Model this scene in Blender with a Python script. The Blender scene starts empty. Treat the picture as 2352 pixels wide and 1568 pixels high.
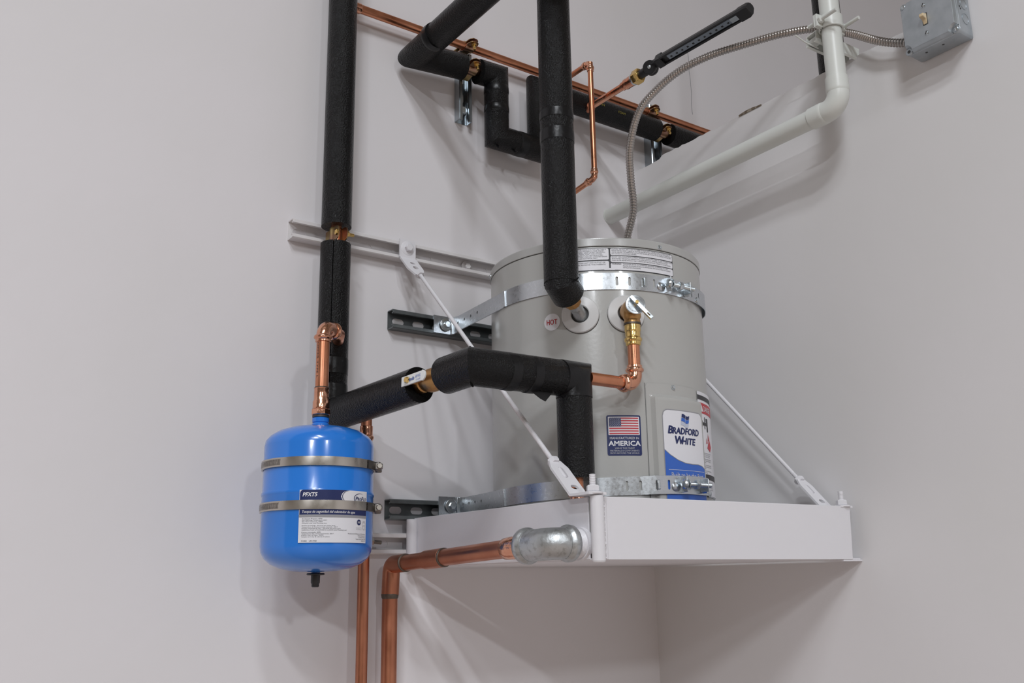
import bpy, bmesh, math, random
from mathutils import Vector, Matrix
V = Vector
rad = math.radians
PI = math.pi
rnd = random.Random(7)
S = bpy.context.scene
COL = S.collection

# ------------------------------------------------------------------ camera
# world: x runs along the left wall towards the room corner (x = 0), y runs
# into the left wall (y = 0), z is height above the lens.  metres.
cam_d = bpy.data.cameras.new('camera')
cam_d.lens = 36.0 * 2195.5 / 2352
cam_d.sensor_width = 36.0
cam_d.clip_start = 0.05
cam = bpy.data.objects.new('camera', cam_d)
COL.objects.link(cam)
yaw, pitch, roll = 0.625743, 0.245311, -0.0164944
fw = V((math.sin(yaw) * math.cos(pitch), math.cos(yaw) * math.cos(pitch), math.sin(pitch)))
rt = V((math.cos(yaw), -math.sin(yaw), 0))
up = rt.cross(fw)
r2 = math.cos(roll) * rt + math.sin(roll) * up
u2 = -math.sin(roll) * rt + math.cos(roll) * up
m = Matrix.Identity(4)
for i in range(3):
    m[i][0], m[i][1], m[i][2] = r2[i], u2[i], -fw[i]
m.translation = V((-1.688, -1.755, 0.0))
cam.matrix_world = m
S.camera = cam

# ------------------------------------------------------------------ light
w = bpy.data.worlds.new('room_ambient')
S.world = w
w.use_nodes = True
bg = w.node_tree.nodes['Background']
bg.inputs[0].default_value = (1.0, 0.87, 0.74, 1)
bg.inputs[1].default_value = 0.162


def area(name, loc, target, sx, sy, power, col=(1, 0.97, 0.95)):
    d = bpy.data.lights.new(name, 'AREA')
    d.shape = 'RECTANGLE'
    d.size, d.size_y = sx, sy
    d.energy = power
    d.color = col
    o = bpy.data.objects.new(name, d)
    COL.objects.link(o)
    o.location = loc
    o.rotation_euler = (V(target) - V(loc)).to_track_quat('-Z', 'Y').to_euler()
    return o


# rows of high-bay strip fixtures hung under the shop ceiling
LAMP = (0.96, 1.0, 1.05)
for lx, ly, lz, watt in ((-2.3, -3.1, 3.65, 55), (-4.2, -4.2, 3.65, 25), (-4.5, -5.5, 5.2, 183), (-7.1, -7.3, 3.65, 378), (-2.6, -10.0, 3.65, 262)):
    area('ceiling_lamp', (lx, ly, lz), (lx, ly, 0), 0.35, 1.3, watt, LAMP)

S.view_settings.view_transform = 'Standard'
S.view_settings.look = 'None'
S.view_settings.gamma = 1.0
S.view_settings.use_curve_mapping = False
S.view_settings.exposure = 0.0

# ------------------------------------------------------------------ materials
MATS = {}


def mat(name, col, rough=0.5, metal=0.0, bump=None, mottle=None, coat=0.0, spec=0.5, rvar=None):
    """bump = (scale, strength, distance[, kind]); mottle = (colour2, scale, lo, hi)"""
    if name in MATS:
        return MATS[name]
    mt = bpy.data.materials.new(name)
    mt.use_nodes = True
    nt = mt.node_tree
    b = nt.nodes['Principled BSDF']
    b.inputs['Base Color'].default_value = (*col, 1)
    b.inputs['Roughness'].default_value = rough
    b.inputs['Metallic'].default_value = metal
    b.inputs['Coat Weight'].default_value = coat
    b.inputs['Coat Roughness'].default_value = 0.08
    b.inputs['Specular IOR Level'].default_value = spec
    tc = nt.nodes.new('ShaderNodeTexCoord')
    if mottle:
        c2, sc, lo, hi = mottle[:4]
        n = nt.nodes.new('ShaderNodeTexNoise')
        n.inputs['Scale'].default_value = sc
        n.inputs['Detail'].default_value = 4
        nt.links.new(tc.outputs['Object'], n.inputs['Vector'])
        rp = nt.nodes.new('ShaderNodeValToRGB')
        rp.color_ramp.elements[0].position = lo
        rp.color_ramp.elements[1].position = hi
        rp.color_ramp.elements[0].color = (*col, 1)
        rp.color_ramp.elements[1].color = (*c2, 1)
        nt.links.new(n.outputs['Fac'], rp.inputs['Fac'])
        nt.links.new(rp.outputs['Color'], b.inputs['Base Color'])
    if rvar:
        sc, lo, hi = rvar
        n = nt.nodes.new('ShaderNodeTexNoise')
        n.inputs['Scale'].default_value = sc
        n.inputs['Detail'].default_value = 3
        nt.links.new(tc.outputs['Object'], n.inputs['Vector'])
        mr = nt.nodes.new('ShaderNodeMapRange')
        mr.inputs['From Min'].default_value = 0.3
        mr.inputs['From Max'].default_value = 0.7
        mr.inputs['To Min'].default_value = lo
        mr.inputs['To Max'].default_value = hi
        nt.links.new(n.outputs['Fac'], mr.inputs['Value'])
        nt.links.new(mr.outputs['Result'], b.inputs['Roughness'])
    if bump:
        sc, st, di = bump[:3]
        kind = bump[3] if len(bump) > 3 else 'noise'
        if kind == 'vor':
            n = nt.nodes.new('ShaderNodeTexVoronoi')
            out = 'Distance'
        else:
            n = nt.nodes.new('ShaderNodeTexNoise')
            n.inputs['Detail'].default_value = 3
            out = 'Fac'
        n.inputs['Scale'].default_value = sc
        nt.links.new(tc.outputs['Object'], n.inputs['Vector'])
        bp = nt.nodes.new('ShaderNodeBump')
        bp.inputs['Strength'].default_value = st
        bp.inputs['Distance'].default_value = di
        nt.links.new(n.outputs[out], bp.inputs['Height'])
        nt.links.new(bp.outputs['Normal'], b.inputs['Normal'])
    MATS[name] = mt
    return mt


WALL = mat('painted_drywall', (0.76, 0.735, 0.755), 0.62, bump=(26, 0.12, 0.004), mottle=((0.735, 0.715, 0.725), 2.2, 0.35, 0.65), spec=0.3)
WALL2 = mat('painted_drywall_grey', (0.735, 0.72, 0.73), 0.6, bump=(22, 0.08, 0.004), mottle=((0.71, 0.70, 0.70), 2.0, 0.35, 0.65), spec=0.3)
TORN = mat('torn_board_edge', (0.16, 0.125, 0.09), 0.9, mottle=((0.40, 0.36, 0.30), 90, 0.45, 0.65))
FLOOR = mat('sealed_concrete', (0.46, 0.37, 0.31), 0.45, mottle=((0.40, 0.32, 0.27), 3, 0.3, 0.7))
FOAM = mat('black_foam', (0.005, 0.005, 0.0056), 0.15, bump=(340, 1.0, 0.0028), spec=0.25)
FOAMCUT = mat('cut_foam', (0.005, 0.005, 0.005), 0.9, bump=(500, 1.0, 0.004), spec=0.15)
TAPE = mat('vinyl_tape', (0.006, 0.006, 0.007), 0.34, bump=(70, 0.25, 0.004), spec=0.35)
COPPER = mat('copper', (0.70, 0.31, 0.18), 0.30, 1.0, mottle=((0.56, 0.22, 0.12), 18, 0.35, 0.7), rvar=(30, 0.24, 0.40))
COPPERD = mat('aged_copper', (0.58, 0.25, 0.15), 0.36, 1.0, mottle=((0.44, 0.17, 0.10), 14, 0.3, 0.7), rvar=(20, 0.28, 0.46))
COPPERF = mat('bright_copper_fitting', (0.80, 0.42, 0.28), 0.20, 1.0, bump=(90, 0.35, 0.003), mottle=((0.66, 0.30, 0.19), 40, 0.4, 0.7))
SOLDER = mat('solder', (0.15, 0.125, 0.105), 0.5, 1.0)
BRASS = mat('cast_bronze', (0.55, 0.32, 0.13), 0.38, 1.0, bump=(160, 0.3, 0.002), mottle=((0.44, 0.24, 0.09), 30, 0.35, 0.7))
BRASSY = mat('yellow_brass', (0.78, 0.54, 0.20), 0.22, 1.0, bump=(120, 0.3, 0.002))
GOLD = mat('yellow_zinc', (0.50, 0.38, 0.17), 0.30, 1.0, mottle=((0.42, 0.24, 0.18), 25, 0.4, 0.65))
ZINC = mat('zinc_plate', (0.62, 0.67, 0.70), 0.26, 1.0, rvar=(25, 0.2, 0.36))
GALV = mat('galvanised_sheet', (0.62, 0.65, 0.68), 0.30, 1.0, bump=(700, 0.12, 0.0005), rvar=(160, 0.25, 0.36))
GALVCAST = mat('galvanised_casting', (0.50, 0.52, 0.53), 0.42, 0.9, bump=(140, 0.4, 0.0015), mottle=((0.34, 0.35, 0.35), 120, 0.52, 0.72))
DARKSTRUT = mat('dark_galvanised_strut', (0.20, 0.22, 0.225), 0.42, 0.75, mottle=((0.15, 0.165, 0.17), 30, 0.3, 0.7))
STEELSTRUT = mat('steel_strut', (0.40, 0.44, 0.47), 0.32, 0.95)
STAIN = mat('stainless', (0.56, 0.52, 0.47), 0.28, 1.0, rvar=(40, 0.22, 0.36))
STAIND = mat('dark_stainless', (0.22, 0.20, 0.18), 0.35, 1.0)
WHITEP = mat('white_painted_steel', (0.755, 0.745, 0.775), 0.38, bump=(60, 0.12, 0.003))
STRUTW = mat('wall_painted_strut', (0.73, 0.71, 0.715), 0.42, bump=(60, 0.12, 0.003))
HEATER = mat('heater_enamel', (0.435, 0.435, 0.42), 0.28, coat=0.25, bump=(150, 0.10, 0.0014))
HEATERL = mat('heater_lid_enamel', (0.43, 0.43, 0.42), 0.28, coat=0.2, bump=(150, 0.08, 0.0014))
ESC = mat('light_grey_plastic', (0.63, 0.63, 0.63), 0.26)
SEAM = mat('shadow_gap', (0.06, 0.06, 0.06), 0.8)
BLUE = mat('blue_enamel', (0.022, 0.205, 0.72), 0.20, coat=0.5)
BLACKP = mat('black_plastic', (0.014, 0.014, 0.016), 0.42)
STICKW = mat('white_sticker', (0.76, 0.76, 0.80), 0.38)
STICKN = mat('navy_print', (0.012, 0.022, 0.105), 0.35)
STICKB = mat('blue_print', (0.035, 0.13, 0.52), 0.35)
STICKR = mat('red_print', (0.52, 0.03, 0.045), 0.4)
STICKK = mat('black_print', (0.03, 0.03, 0.035), 0.45)
STICKG = mat('grey_print', (0.30, 0.30, 0.32), 0.45)
STICKLG = mat('pale_grey_print', (0.50, 0.54, 0.66), 0.45)
PVC = mat('white_pvc', (0.70, 0.725, 0.69), 0.36, mottle=((0.68, 0.70, 0.67), 12, 0.3, 0.7))
CONDUIT = mat('flexible_metal', (0.45, 0.42, 0.40), 0.30, 1.0)
BOX = mat('galvanised_box', (0.50, 0.54, 0.57), 0.40, 0.85, mottle=((0.42, 0.46, 0.49), 25, 0.35, 0.65), rvar=(50, 0.33, 0.5))
IVORY = mat('ivory_toggle', (0.66, 0.52, 0.32), 0.35)
GLASS = mat('scale_glass', (0.22, 0.27, 0.33), 0.12, coat=0.5)
WEED = mat('yellow_print', (0.24, 0.20, 0.03), 0.6)
ENAMELH = mat('white_handle', (0.78, 0.80, 0.79), 0.3, coat=0.3)


# ------------------------------------------------------------------ mesh builder
def perp(a):
    a = V(a).normalized()
    h = V((0, 0, 1)) if abs(a.z) < 0.9 else V((0, 1, 0))
    u = h.cross(a).normalized()
    return u, a.cross(u).normalized()


class MB:
    def __init__(self):
        self.v, self.f = [], []

    def add(self, vs, fs):
        o = len(self.v)
        self.v += [V(x) for x in vs]
        self.f += [tuple(i + o for i in f) for f in fs]

    def rings(self, rings, caps=(True, True), closed=True):
        n = len(rings[0])
        o = len(self.v)
        for r in rings:
            self.v += [V(x) for x in r]
        m_ = n if closed else n - 1
        for k in range(len(rings) - 1):
            a, b = o + k * n, o + (k + 1) * n
            for i in range(m_):
                j = (i + 1) % n
                self.f.append((a + i, a + j, b + j, b + i))
        if caps[0]:
            self.f.append(tuple(o + i for i in reversed(range(n))))
        if caps[1]:
            b = o + (len(rings) - 1) * n
            self.f.append(tuple(b + i for i in range(n)))
        return self

    def sweep(self, pts, r, n=24, caps=(True, True), notch=None, ref=None):
        """tube along a polyline with mitred joints; r may be a list.
        notch = (angle, half width, depth) cuts a slit along the tube"""
        pts = [V(p) for p in pts]
        rr = r if isinstance(r, (list, tuple)) else [r] * len(pts)
        dirs = [(pts[i + 1] - pts[i]).normalized() for i in range(len(pts) - 1)]
        d0 = dirs[0]
        u, v_ = perp(d0)
        if ref is not None:
            u = (V(ref) - d0 * V(ref).dot(d0)).normalized()
            v_ = d0.cross(u)
        angs = [(2 * PI * i / n, 1.0) for i in range(n)]
        if notch:
            a0, hw, dp = notch
            base = [a for a in angs if abs((a[0] - a0 + PI) % (2 * PI) - PI) > hw * 1.3]
            base += [((a0 - hw) % (2 * PI), 1.0), ((a0 - hw * .35) % (2 * PI), 1 - dp), ((a0 + hw * .35) % (2 * PI), 1 - dp), ((a0 + hw) % (2 * PI), 1.0)]
            angs = sorted(base)
        out = []
        for i, p in enumerate(pts):
            if 0 < i < len(pts) - 1:
                a, b = dirs[i - 1], dirs[i]
                t = (a + b).normalized()
                q = a.rotation_difference(b)
                # ring lies in the bisecting plane
                ring = []
                for an, k in angs:
                    e = (u * math.cos(an) + v_ * math.sin(an)) * rr[i] * k
                    s = -e.dot(t) / max(a.dot(t), 0.2)
                    ring.append(p + e + a * s)
                out.append(ring)
                u, v_ = q @ u, q @ v_
            else:
                out.append([p + (u * math.cos(an) + v_ * math.sin(an)) * rr[i] * k for an, k in angs])
        return self.rings(out, caps)

    def lathe(self, o, axis, prof, n=32, a0=0, a1=None, caps=(True, True), ref=None):
        """prof = [(radius, height along axis)]"""
        o = V(o)
        ax = V(axis).normalized()
        u, v_ = perp(ax)
        if ref is not None:
            u = (V(ref) - ax * V(ref).dot(ax)).normalized()
            v_ = ax.cross(u)
        full = a1 is None
        cnt = n if full else n + 1
        rings = []
        for r, h in prof:
            r = max(r, 1e-5)
            ring = []
            for i in range(cnt):
                an = a0 + (2 * PI if full else (a1 - a0)) * i / n
                ring.append(o + ax * h + (u * math.cos(an) + v_ * math.sin(an)) * r)
            rings.append(ring)
        return self.rings(rings, caps if full else (False, False), full)

    def cyl(self, a, b, r, n=24, r1=None):
        a, b = V(a), V(b)
        return self.lathe(a, b - a, [(r, 0), (r if r1 is None else r1, (b - a).length)], n)

    def box(self, c, ex, ey, ez):
        """ex, ey, ez = half-extent vectors"""
        c, ex, ey, ez = V(c), V(ex), V(ey), V(ez)
        vs = [c + sx * ex + sy * ey + sz * ez for sz in (-1, 1) for sy in (-1, 1) for sx in (-1, 1)]
        self.add(vs, [(0, 2, 3, 1), (4, 5, 7, 6), (0, 1, 5, 4), (2, 6, 7, 3), (0, 4, 6, 2), (1, 3, 7, 5)])
        return self

    def bx(self, x0, x1, y0, y1, z0, z1):
        return self.box(((x0 + x1) / 2, (y0 + y1) / 2, (z0 + z1) / 2), ((x1 - x0) / 2, 0, 0), (0, (y1 - y0) / 2, 0), (0, 0, (z1 - z0) / 2))

    def prism(self, poly, o, ex, ey, th):
        """2-D polygon in the (ex, ey) frame at o, extruded by th along ex x ey"""
        o, ex, ey = V(o), V(ex), V(ey)
        n_ = ex.cross(ey).normalized() * th
        a = [o + ex * x + ey * y for x, y in poly]
        k = len(a)
        self.add(a + [p + n_ for p in a], [tuple(reversed(range(k))), tuple(range(k, 2 * k))] + [(i, (i + 1) % k, k + (i + 1) % k, k + i) for i in range(k)])
        return self

    def band(self, P, s0, s1, lo, hi, step, holes=()):
        """sheet over s in [s0,s1]; P(s, w) -> point; lo/hi are functions of s.
        holes = (s, w, half length, half height) rounded slots cut right through"""
        ss = set()
        k = max(1, int(round((s1 - s0) / step)))
        for i in range(k + 1):
            ss.add(round(s0 + (s1 - s0) * i / k, 6))
        for hs, hw, hl, hh in holes:
            for i in range(9):
                ss.add(round(hs - hl * math.cos(PI * i / 8), 6))
        ss = sorted(ss)

        def gap(s):
            for hs, hw, hl, hh in holes:
                if abs(s - hs) <= hl + 1e-6:
                    e = min(hl, hh)
                    d = max(0, abs(s - hs) - (hl - e))
                    g = hh - e + e * math.sqrt(max(0, 1 - (d / e) ** 2))
                    return hw, g
            return None
        o = len(self.v)
        idx = []
        for s in ss:
            g = gap(s)
            c = (g[0], g[1]) if g else ((lo(s) + hi(s)) / 2, 0)
            ws = [lo(s), c[0] - c[1], c[0] + c[1], hi(s)]
            idx.append(len(self.v))
            self.v += [V(P(s, q)) for q in ws]
        for a in range(len(ss) - 1):
            i, j = idx[a], idx[a + 1]
            mid = (ss[a] + ss[a + 1]) / 2
            if gap(mid):
                self.f += [(i, j, j + 1, i + 1), (i + 2, j + 2, j + 3, i + 3)]
            else:
                self.f += [(i, j, j + 1, i + 1), (i + 2, j + 2, j + 3, i + 3)]
                if gap(ss[a]) or gap(ss[a + 1]):
                    self.f.append((i + 1, j + 1, j + 2, i + 2))
        return self


def fillet(pts, r, k=8):
    pts = [V(p) for p in pts]
    out = [pts[0]]
    for i in range(1, len(pts) - 1):
        a, b = (pts[i - 1] - pts[i]), (pts[i + 1] - pts[i])
        la, lb = a.length, b.length
        a.normalize(); b.normalize()
        ang = a.angle(b)
        t = min(r / math.tan(ang / 2), la * .49 if i > 1 else la * .98, lb * .49 if i < len(pts) - 2 else lb * .98)
        rr = t * math.tan(ang / 2)
        bis = (a + b).normalized()
        cen = pts[i] + bis * (rr / math.sin(ang / 2))
        e0 = pts[i] + a * t - cen
        e1 = pts[i] + b * t - cen
        tot = e0.angle(e1)
        ax = e0.cross(e1).normalized()
        for j in range(k + 1):
            out.append(cen + Matrix.Rotation(tot * j / k, 3, ax) @ e0)
    out.append(pts[-1])
    return out


def spline(pts, k=10):
    pts = [V(p) for p in pts]
    P = [2 * pts[0] - pts[1]] + pts + [2 * pts[-1] - pts[-2]]
    out = []
    for i in range(1, len(P) - 2):
        for j in range(k):
            t = j / k
            a, b, c, d = P[i - 1], P[i], P[i + 1], P[i + 2]
            out.append(.5 * ((2 * b) + (c - a) * t + (2 * a - 5 * b + 4 * c - d) * t * t + (3 * b - a - 3 * c + d) * t ** 3))
    out.append(pts[-1])
    return out


def root_of(o):
    while o.parent:
        o = o.parent
    return o


def obj(name, mb, mt, parent=None, bevel=0, solid=0, smooth=35, label=None):
    me = bpy.data.meshes.new(name)
    base = V((0, 0, 0))
    if parent is not None:
        base = V(root_of(parent).location)
    me.from_pydata([tuple(x - base) for x in mb.v], [], mb.f)
    me.update()
    bm = bmesh.new()
    bm.from_mesh(me)
    if solid:
        bmesh.ops.remove_doubles(bm, verts=bm.verts, dist=1e-6)
        bmesh.ops.dissolve_degenerate(bm, edges=bm.edges, dist=1e-6)
        bmesh.ops.recalc_face_normals(bm, faces=bm.faces)
        bm.normal_update()
        bmesh.ops.solidify(bm, geom=bm.faces[:], thickness=solid)
    bmesh.ops.recalc_face_normals(bm, faces=bm.faces)
    bm.to_mesh(me)
    bm.free()
    for p in me.polygons:
        p.use_smooth = True
    me.set_sharp_from_angle(angle=rad(smooth))
    me.materials.append(mt)
    o = bpy.data.objects.new(name, me)
    COL.objects.link(o)
    if parent is not None:
        o.parent = parent
    if bevel:
        md = o.modifiers.new('edge', 'BEVEL')
        md.width = bevel
        md.segments = 2
        md.limit_method = 'ANGLE'
        md.angle_limit = rad(40)
    if label:
        o['label'] = label
    return o


def thing(name, label, cat, loc=(0, 0, 0), group=None):
    o = bpy.data.objects.new(name, None)
    o.empty_display_size = 0.03
    COL.objects.link(o)
    o.location = loc
    o['label'] = label
    o['category'] = cat
    if group:
        o['group'] = group
    return o


def structure(name, mb, mt, parent=None, **k):
    o = obj(name, mb, mt, parent, **k)
    if parent is None:
        o['kind'] = 'structure'
    return o


# ------------------------------------------------------------------ small hardware
def hexa(mb, o, axis, r, h, spin=0.0):
    u, v_ = perp(axis)
    mb.lathe(o, axis, [(r * .9, 0), (r, h * .12), (r, h * .82), (r * .86, h)], 6, a0=spin, ref=u)
    return mb


def thread(a, b, r, pitch=0.0022, n=16):
    a, b = V(a), V(b)
    L = (b - a).length
    prof = []
    k = max(2, int(L / pitch))
    for i in range(k):
        prof += [(r * .86, L * i / k), (r, L * (i + .5) / k)]
    prof.append((r * .86, L))
    return MB().lathe(a, b - a, prof, n)


def hex_bolt(parent, o, axis, r, mt, washer=True, name='bolt'):
    mb = MB()
    axis = V(axis).normalized()
    if washer:
        mb.lathe(o, axis, [(r * 1.75, 0), (r * 1.85, r * .1), (r * 1.85, r * .25), (r * 1.7, r * .35)], 28)
    hexa(mb, V(o) + axis * r * .33, axis, r, r * .95)
    return obj(name, mb, mt, parent)


def pan_screw(parent, o, axis, r, mt):
    mb = MB()
    ax = V(axis).normalized()
    mb.lathe(o, ax, [(r * 1.25, 0), (r * 1.25, r * .2), (r * .95, r * .3), (r * .9, r * .7), (r * .7, r * .95), (.0001, r * 1.05)], 20)
    s = obj('screw', mb, mt, parent)
    return s


# ------------------------------------------------------------------ lettering
def glyphs(body, height, shear=0.0, width=1.0, res=2):
    cu = bpy.data.curves.new('type', 'FONT')
    cu.body = body
    cu.size = height / 0.69
    cu.shear = shear
    cu.resolution_u = res
    cu.fill_mode = 'FRONT'
    o = bpy.data.objects.new('type', cu)
    COL.objects.link(o)
    dg = bpy.context.evaluated_depsgraph_get()
    dg.update()
    me = bpy.data.meshes.new_from_object(o.evaluated_get(dg))
    vs = [(x.co.x * width, x.co.y) for x in me.vertices]
    fs = [tuple(p.vertices) for p in me.polygons]
    bpy.data.objects.remove(o)
    bpy.data.curves.remove(cu)
    bpy.data.meshes.remove(me)
    return vs, fs


def lettering(name, lines, P, mt, parent, lift):
    """lines = (text, s, w, height, align, options); P(s, w, lift) -> point"""
    mb = MB()
    for ln in lines:
        body, s, w_, h, al = ln[:5]
        op = ln[5] if len(ln) > 5 else {}
        op = dict(op)
        fit = op.pop('fit', None)
        bold = op.pop('bold', 0) * h * .9
        vs, fs = glyphs(body, h, **op)
        if not vs:
            continue
        x0, x1 = min(v[0] for v in vs), max(v[0] for v in vs)
        k = fit / (x1 - x0) if fit else 1.0
        off = {'l': -x0, 'c': -(x0 + x1) / 2, 'r': -x1}[al]
        for dx, dy in (((-bold, 0), (bold, 0), (0, bold * .6), (0, -bold * .6)) if bold else ((0, 0),)):
            mb.add([P(s + (x + off) * k + dx, w_ + y + dy, lift) for x, y in vs], fs)
    o = obj(name, mb, mt, parent)
    return o


def around(c, r, a0, z0):
    """unrolls a vertical cylinder: s metres along the surface, w upwards"""
    def P(s, w_, lift=0.0):
        a = a0 + s / r
        return V((c[0] + (r + lift) * math.cos(a), c[1] + (r + lift) * math.sin(a), z0 + w_))
    return P


def patch(P, s0, s1, w0, w1, rc=0.0, lift=0.0004, step=0.004):
    def ins(s):
        d = min(s - s0, s1 - s)
        if rc <= 0 or d >= rc:
            return 0
        return rc - math.sqrt(max(0, rc * rc - (rc - d) ** 2))
    mb = MB()
    if rc:
        # extra columns in the rounded corners
        for a, b, st in ((s0, s0 + rc, rc / 5), (s0 + rc, s1 - rc, step), (s1 - rc, s1, rc / 5)):
            if b > a + 1e-6:
                mb.band(lambda s, q: P(s, q, lift), a, b, lambda s: w0 + ins(s), lambda s: w1 - ins(s), st)
    else:
        mb.band(lambda s, q: P(s, q, lift), s0, s1, lambda s: w0, lambda s: w1, step)
    return mb


def disc(P, s, w_, r, lift, squash=1.0):
    mb = MB()
    mb.add([P(s, w_, lift)] + [P(s + r * squash * math.cos(2 * PI * i / 32), w_ + r * math.sin(2 * PI * i / 32), lift) for i in range(32)],
           [(0, i + 1, (i + 1) % 32 + 1) for i in range(32)])
    return mb


def arc_stroke(P, cs, cw, rx, ry, a0, a1, t0, t1, lift, n=28):
    """crescent stroke, thickness going from t0 to t1 to t0"""
    mb = MB()
    A, B = [], []
    for i in range(n + 1):
        f = i / n
        a = a0 + (a1 - a0) * f
        t = t0 + (t1 - t0) * math.sin(PI * f)
        A.append(P(cs + rx * math.cos(a), cw + ry * math.sin(a), lift))
        B.append(P(cs + (rx + t) * math.cos(a), cw + (ry + t) * math.sin(a), lift))
    mb.add(A + B, [(i, i + 1, n + 2 + i, n + 1 + i) for i in range(n)])
    return mb


# ================================================================== SETTING
PTOP = 1.080          # top edge of the right-hand furring wall
wl = MB().bx(-6.5, 3.2, 0.0, 0.10, -1.6, 4.2)
wlo = structure('wall_left', wl, WALL)
# hairline crack in the paint high on the left wall
ck = MB()
ckp = [(.241, 1.545), (.244, 1.500), (.2425, 1.462), (.246, 1.425), (.2465, 1.385), (.2435, 1.350), (.245, 1.315)]
for (xa, za), (xb, zb) in zip(ckp, ckp[1:]):
    ck.box(((xa + xb) / 2, -.0002, (za + zb) / 2), ((xb - xa) / 2, 0, (zb - za) / 2), (0, .0004, 0), (.0007, 0, 0))
obj('crack', ck, STICKG, wlo)

# right wall: a board-thick furring wall that stops at PTOP with a ragged edge
wr = MB()
cols = []
y = 0.0
while y > -6.0:
    cols.append(y)
    y -= 0.012 if y > -1.1 else 0.4
cols.append(-6.0)
prev = 0
ring = []
for yy in cols:
    j = rnd.uniform(-1, 1) * 0.0016
    if -0.09 < yy < -0.01:
        j += rnd.uniform(-1, 1) * 0.003
    ring.append((yy, PTOP + j + (-.006 if yy > -.1 else 0)))
T = 0.016
mbv, mbf = [], []
for yy, z in ring:
    mbv += [(0, yy, -1.6), (0, yy, z), (T, yy, z + rnd.uniform(-.002, .001)), (T, yy, -1.6)]
for i in range(len(ring) - 1):
    a, b = i * 4, i * 4 + 4
    for k in range(4):
        mbf.append((a + k, a + (k + 1) % 4, b + (k + 1) % 4, b + k))
wr.add(mbv, mbf)
wro = structure('wall_right', wr, WALL2, smooth=1)
# lifted sliver of paper and board on the torn top edge
sl = MB()
pa = []
for i in range(9):
    t = i / 8
    yy = -0.372 - 0.068 * t
    h = 0.0032 * math.sin(PI * min(1, t * 1.1 + .02)) + .0006
    pa.append([(-.0022, yy, PTOP - .002), (-.003, yy, PTOP + h), (.004, yy, PTOP + h + .001), (.004, yy, PTOP - .002)])
sl.rings(pa)
obj('torn_edge', sl, TORN, wro)
wb = MB().bx(3.2, 3.3, -6.0, 0.1, -1.6, 4.2)
structure('wall_back', wb, WALL)
structure('floor', MB().bx(-6.5, 3.3, -7.5, 0.1, -1.7, -1.6), FLOOR)

# ================================================================== HEATER
H = (-0.404, -0.281)
HR = 0.22
h0 = 0.046
heater = thing('water_heater', 'short grey enamelled water heater strapped upright on the white shelf', 'water heater', (H[0], H[1], h0))
Hv = V((H[0], H[1], 0))


def hdir(deg):
    a = rad(deg)
    return V((math.cos(a), math.sin(a), 0))


obj('tank_jacket', MB().lathe((H[0], H[1], 0), (0, 0, 1), [(HR - .004, h0), (HR, h0 + .004), (HR, .6155)], 128), HEATER, heater)
obj('jacket_seam', MB().lathe((H[0], H[1], 0), (0, 0, 1), [(HR - .003, .6155), (HR - .003, .6175)], 128, caps=(False, False)), SEAM, heater)
obj('lid', MB().lathe((H[0], H[1], 0), (0, 0, 1), [(HR + .0012, .6172), (HR + .0016, .6180), (HR + .0016, .6186), (HR + .0016, .6309), (HR + .0016, .6315), (HR + .0010, .6335), (HR - .002, .6345), (HR - .012, .6345), (HR - .016, .631), (.001, .631)], 128), HEATERL, heater)
for a in (-95.5, 151, 30):
    pan_screw(heater, Hv + hdir(a) * (HR + .0014) + V((0, 0, .6225)), hdir(a), .0036, ZINC)


def escutcheon(a, z):
    d = hdir(a)
    # ring follows the jacket: build on the cylinder with a conical lift
    P = around(H, HR, rad(a), z)
    mb = MB()
    rows = []
    for r_, l_ in ((.0355, -.0005), (.0355, .003), (.034, .0046), (.018, .0066), (.0165, .0052), (.0165, -.001)):
        rows.append([P(r_ * math.cos(2 * PI * i / 48), r_ * math.sin(2 * PI * i / 48), l_) for i in range(48)])
    mb.rings(rows, (False, False))
    e = obj('escutcheon', mb, ESC, heater)
    rows = []
    for r_, l_ in ((.0166, .0004), (.0001, .0004)):
        rows.append([P(r_ * math.cos(2 * PI * i / 32), r_ * math.sin(2 * PI * i / 32), l_) for i in range(32)])
    obj('opening', MB().rings(rows, (False, False)), SEAM, e)
    rows = []
    for r_, l_ in ((.0362, -.0002), (.0355, .0010)):
        rows.append([P(r_ * math.cos(2 * PI * i / 48), r_ * math.sin(2 * PI * i / 48) - .0012, l_) for i in range(48)])
    obj('gasket', MB().rings(rows, (False, False)), SEAM, e)


HOTA, TPA, NZ = -138.5, -116.0, .483
escutcheon(HOTA, NZ)
escutcheon(TPA, NZ)

# element access cover, pressed sheet that follows the jacket
A0, A1 = -108.0, -73.0
PC = around(H, HR, rad(A0), 0)
SW = HR * rad(A1 - A0)
CZ0, CZ1 = .052, .352


def cover_lift(s, w_):
    e = min(s - .0085, SW + .030 - s, w_ - CZ0 - .02, CZ1 - .021 - w_)
    t = max(0, min(1, e / .0075))
    return .0014 + .0085 * (t * t * (3 - 2 * t))


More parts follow.
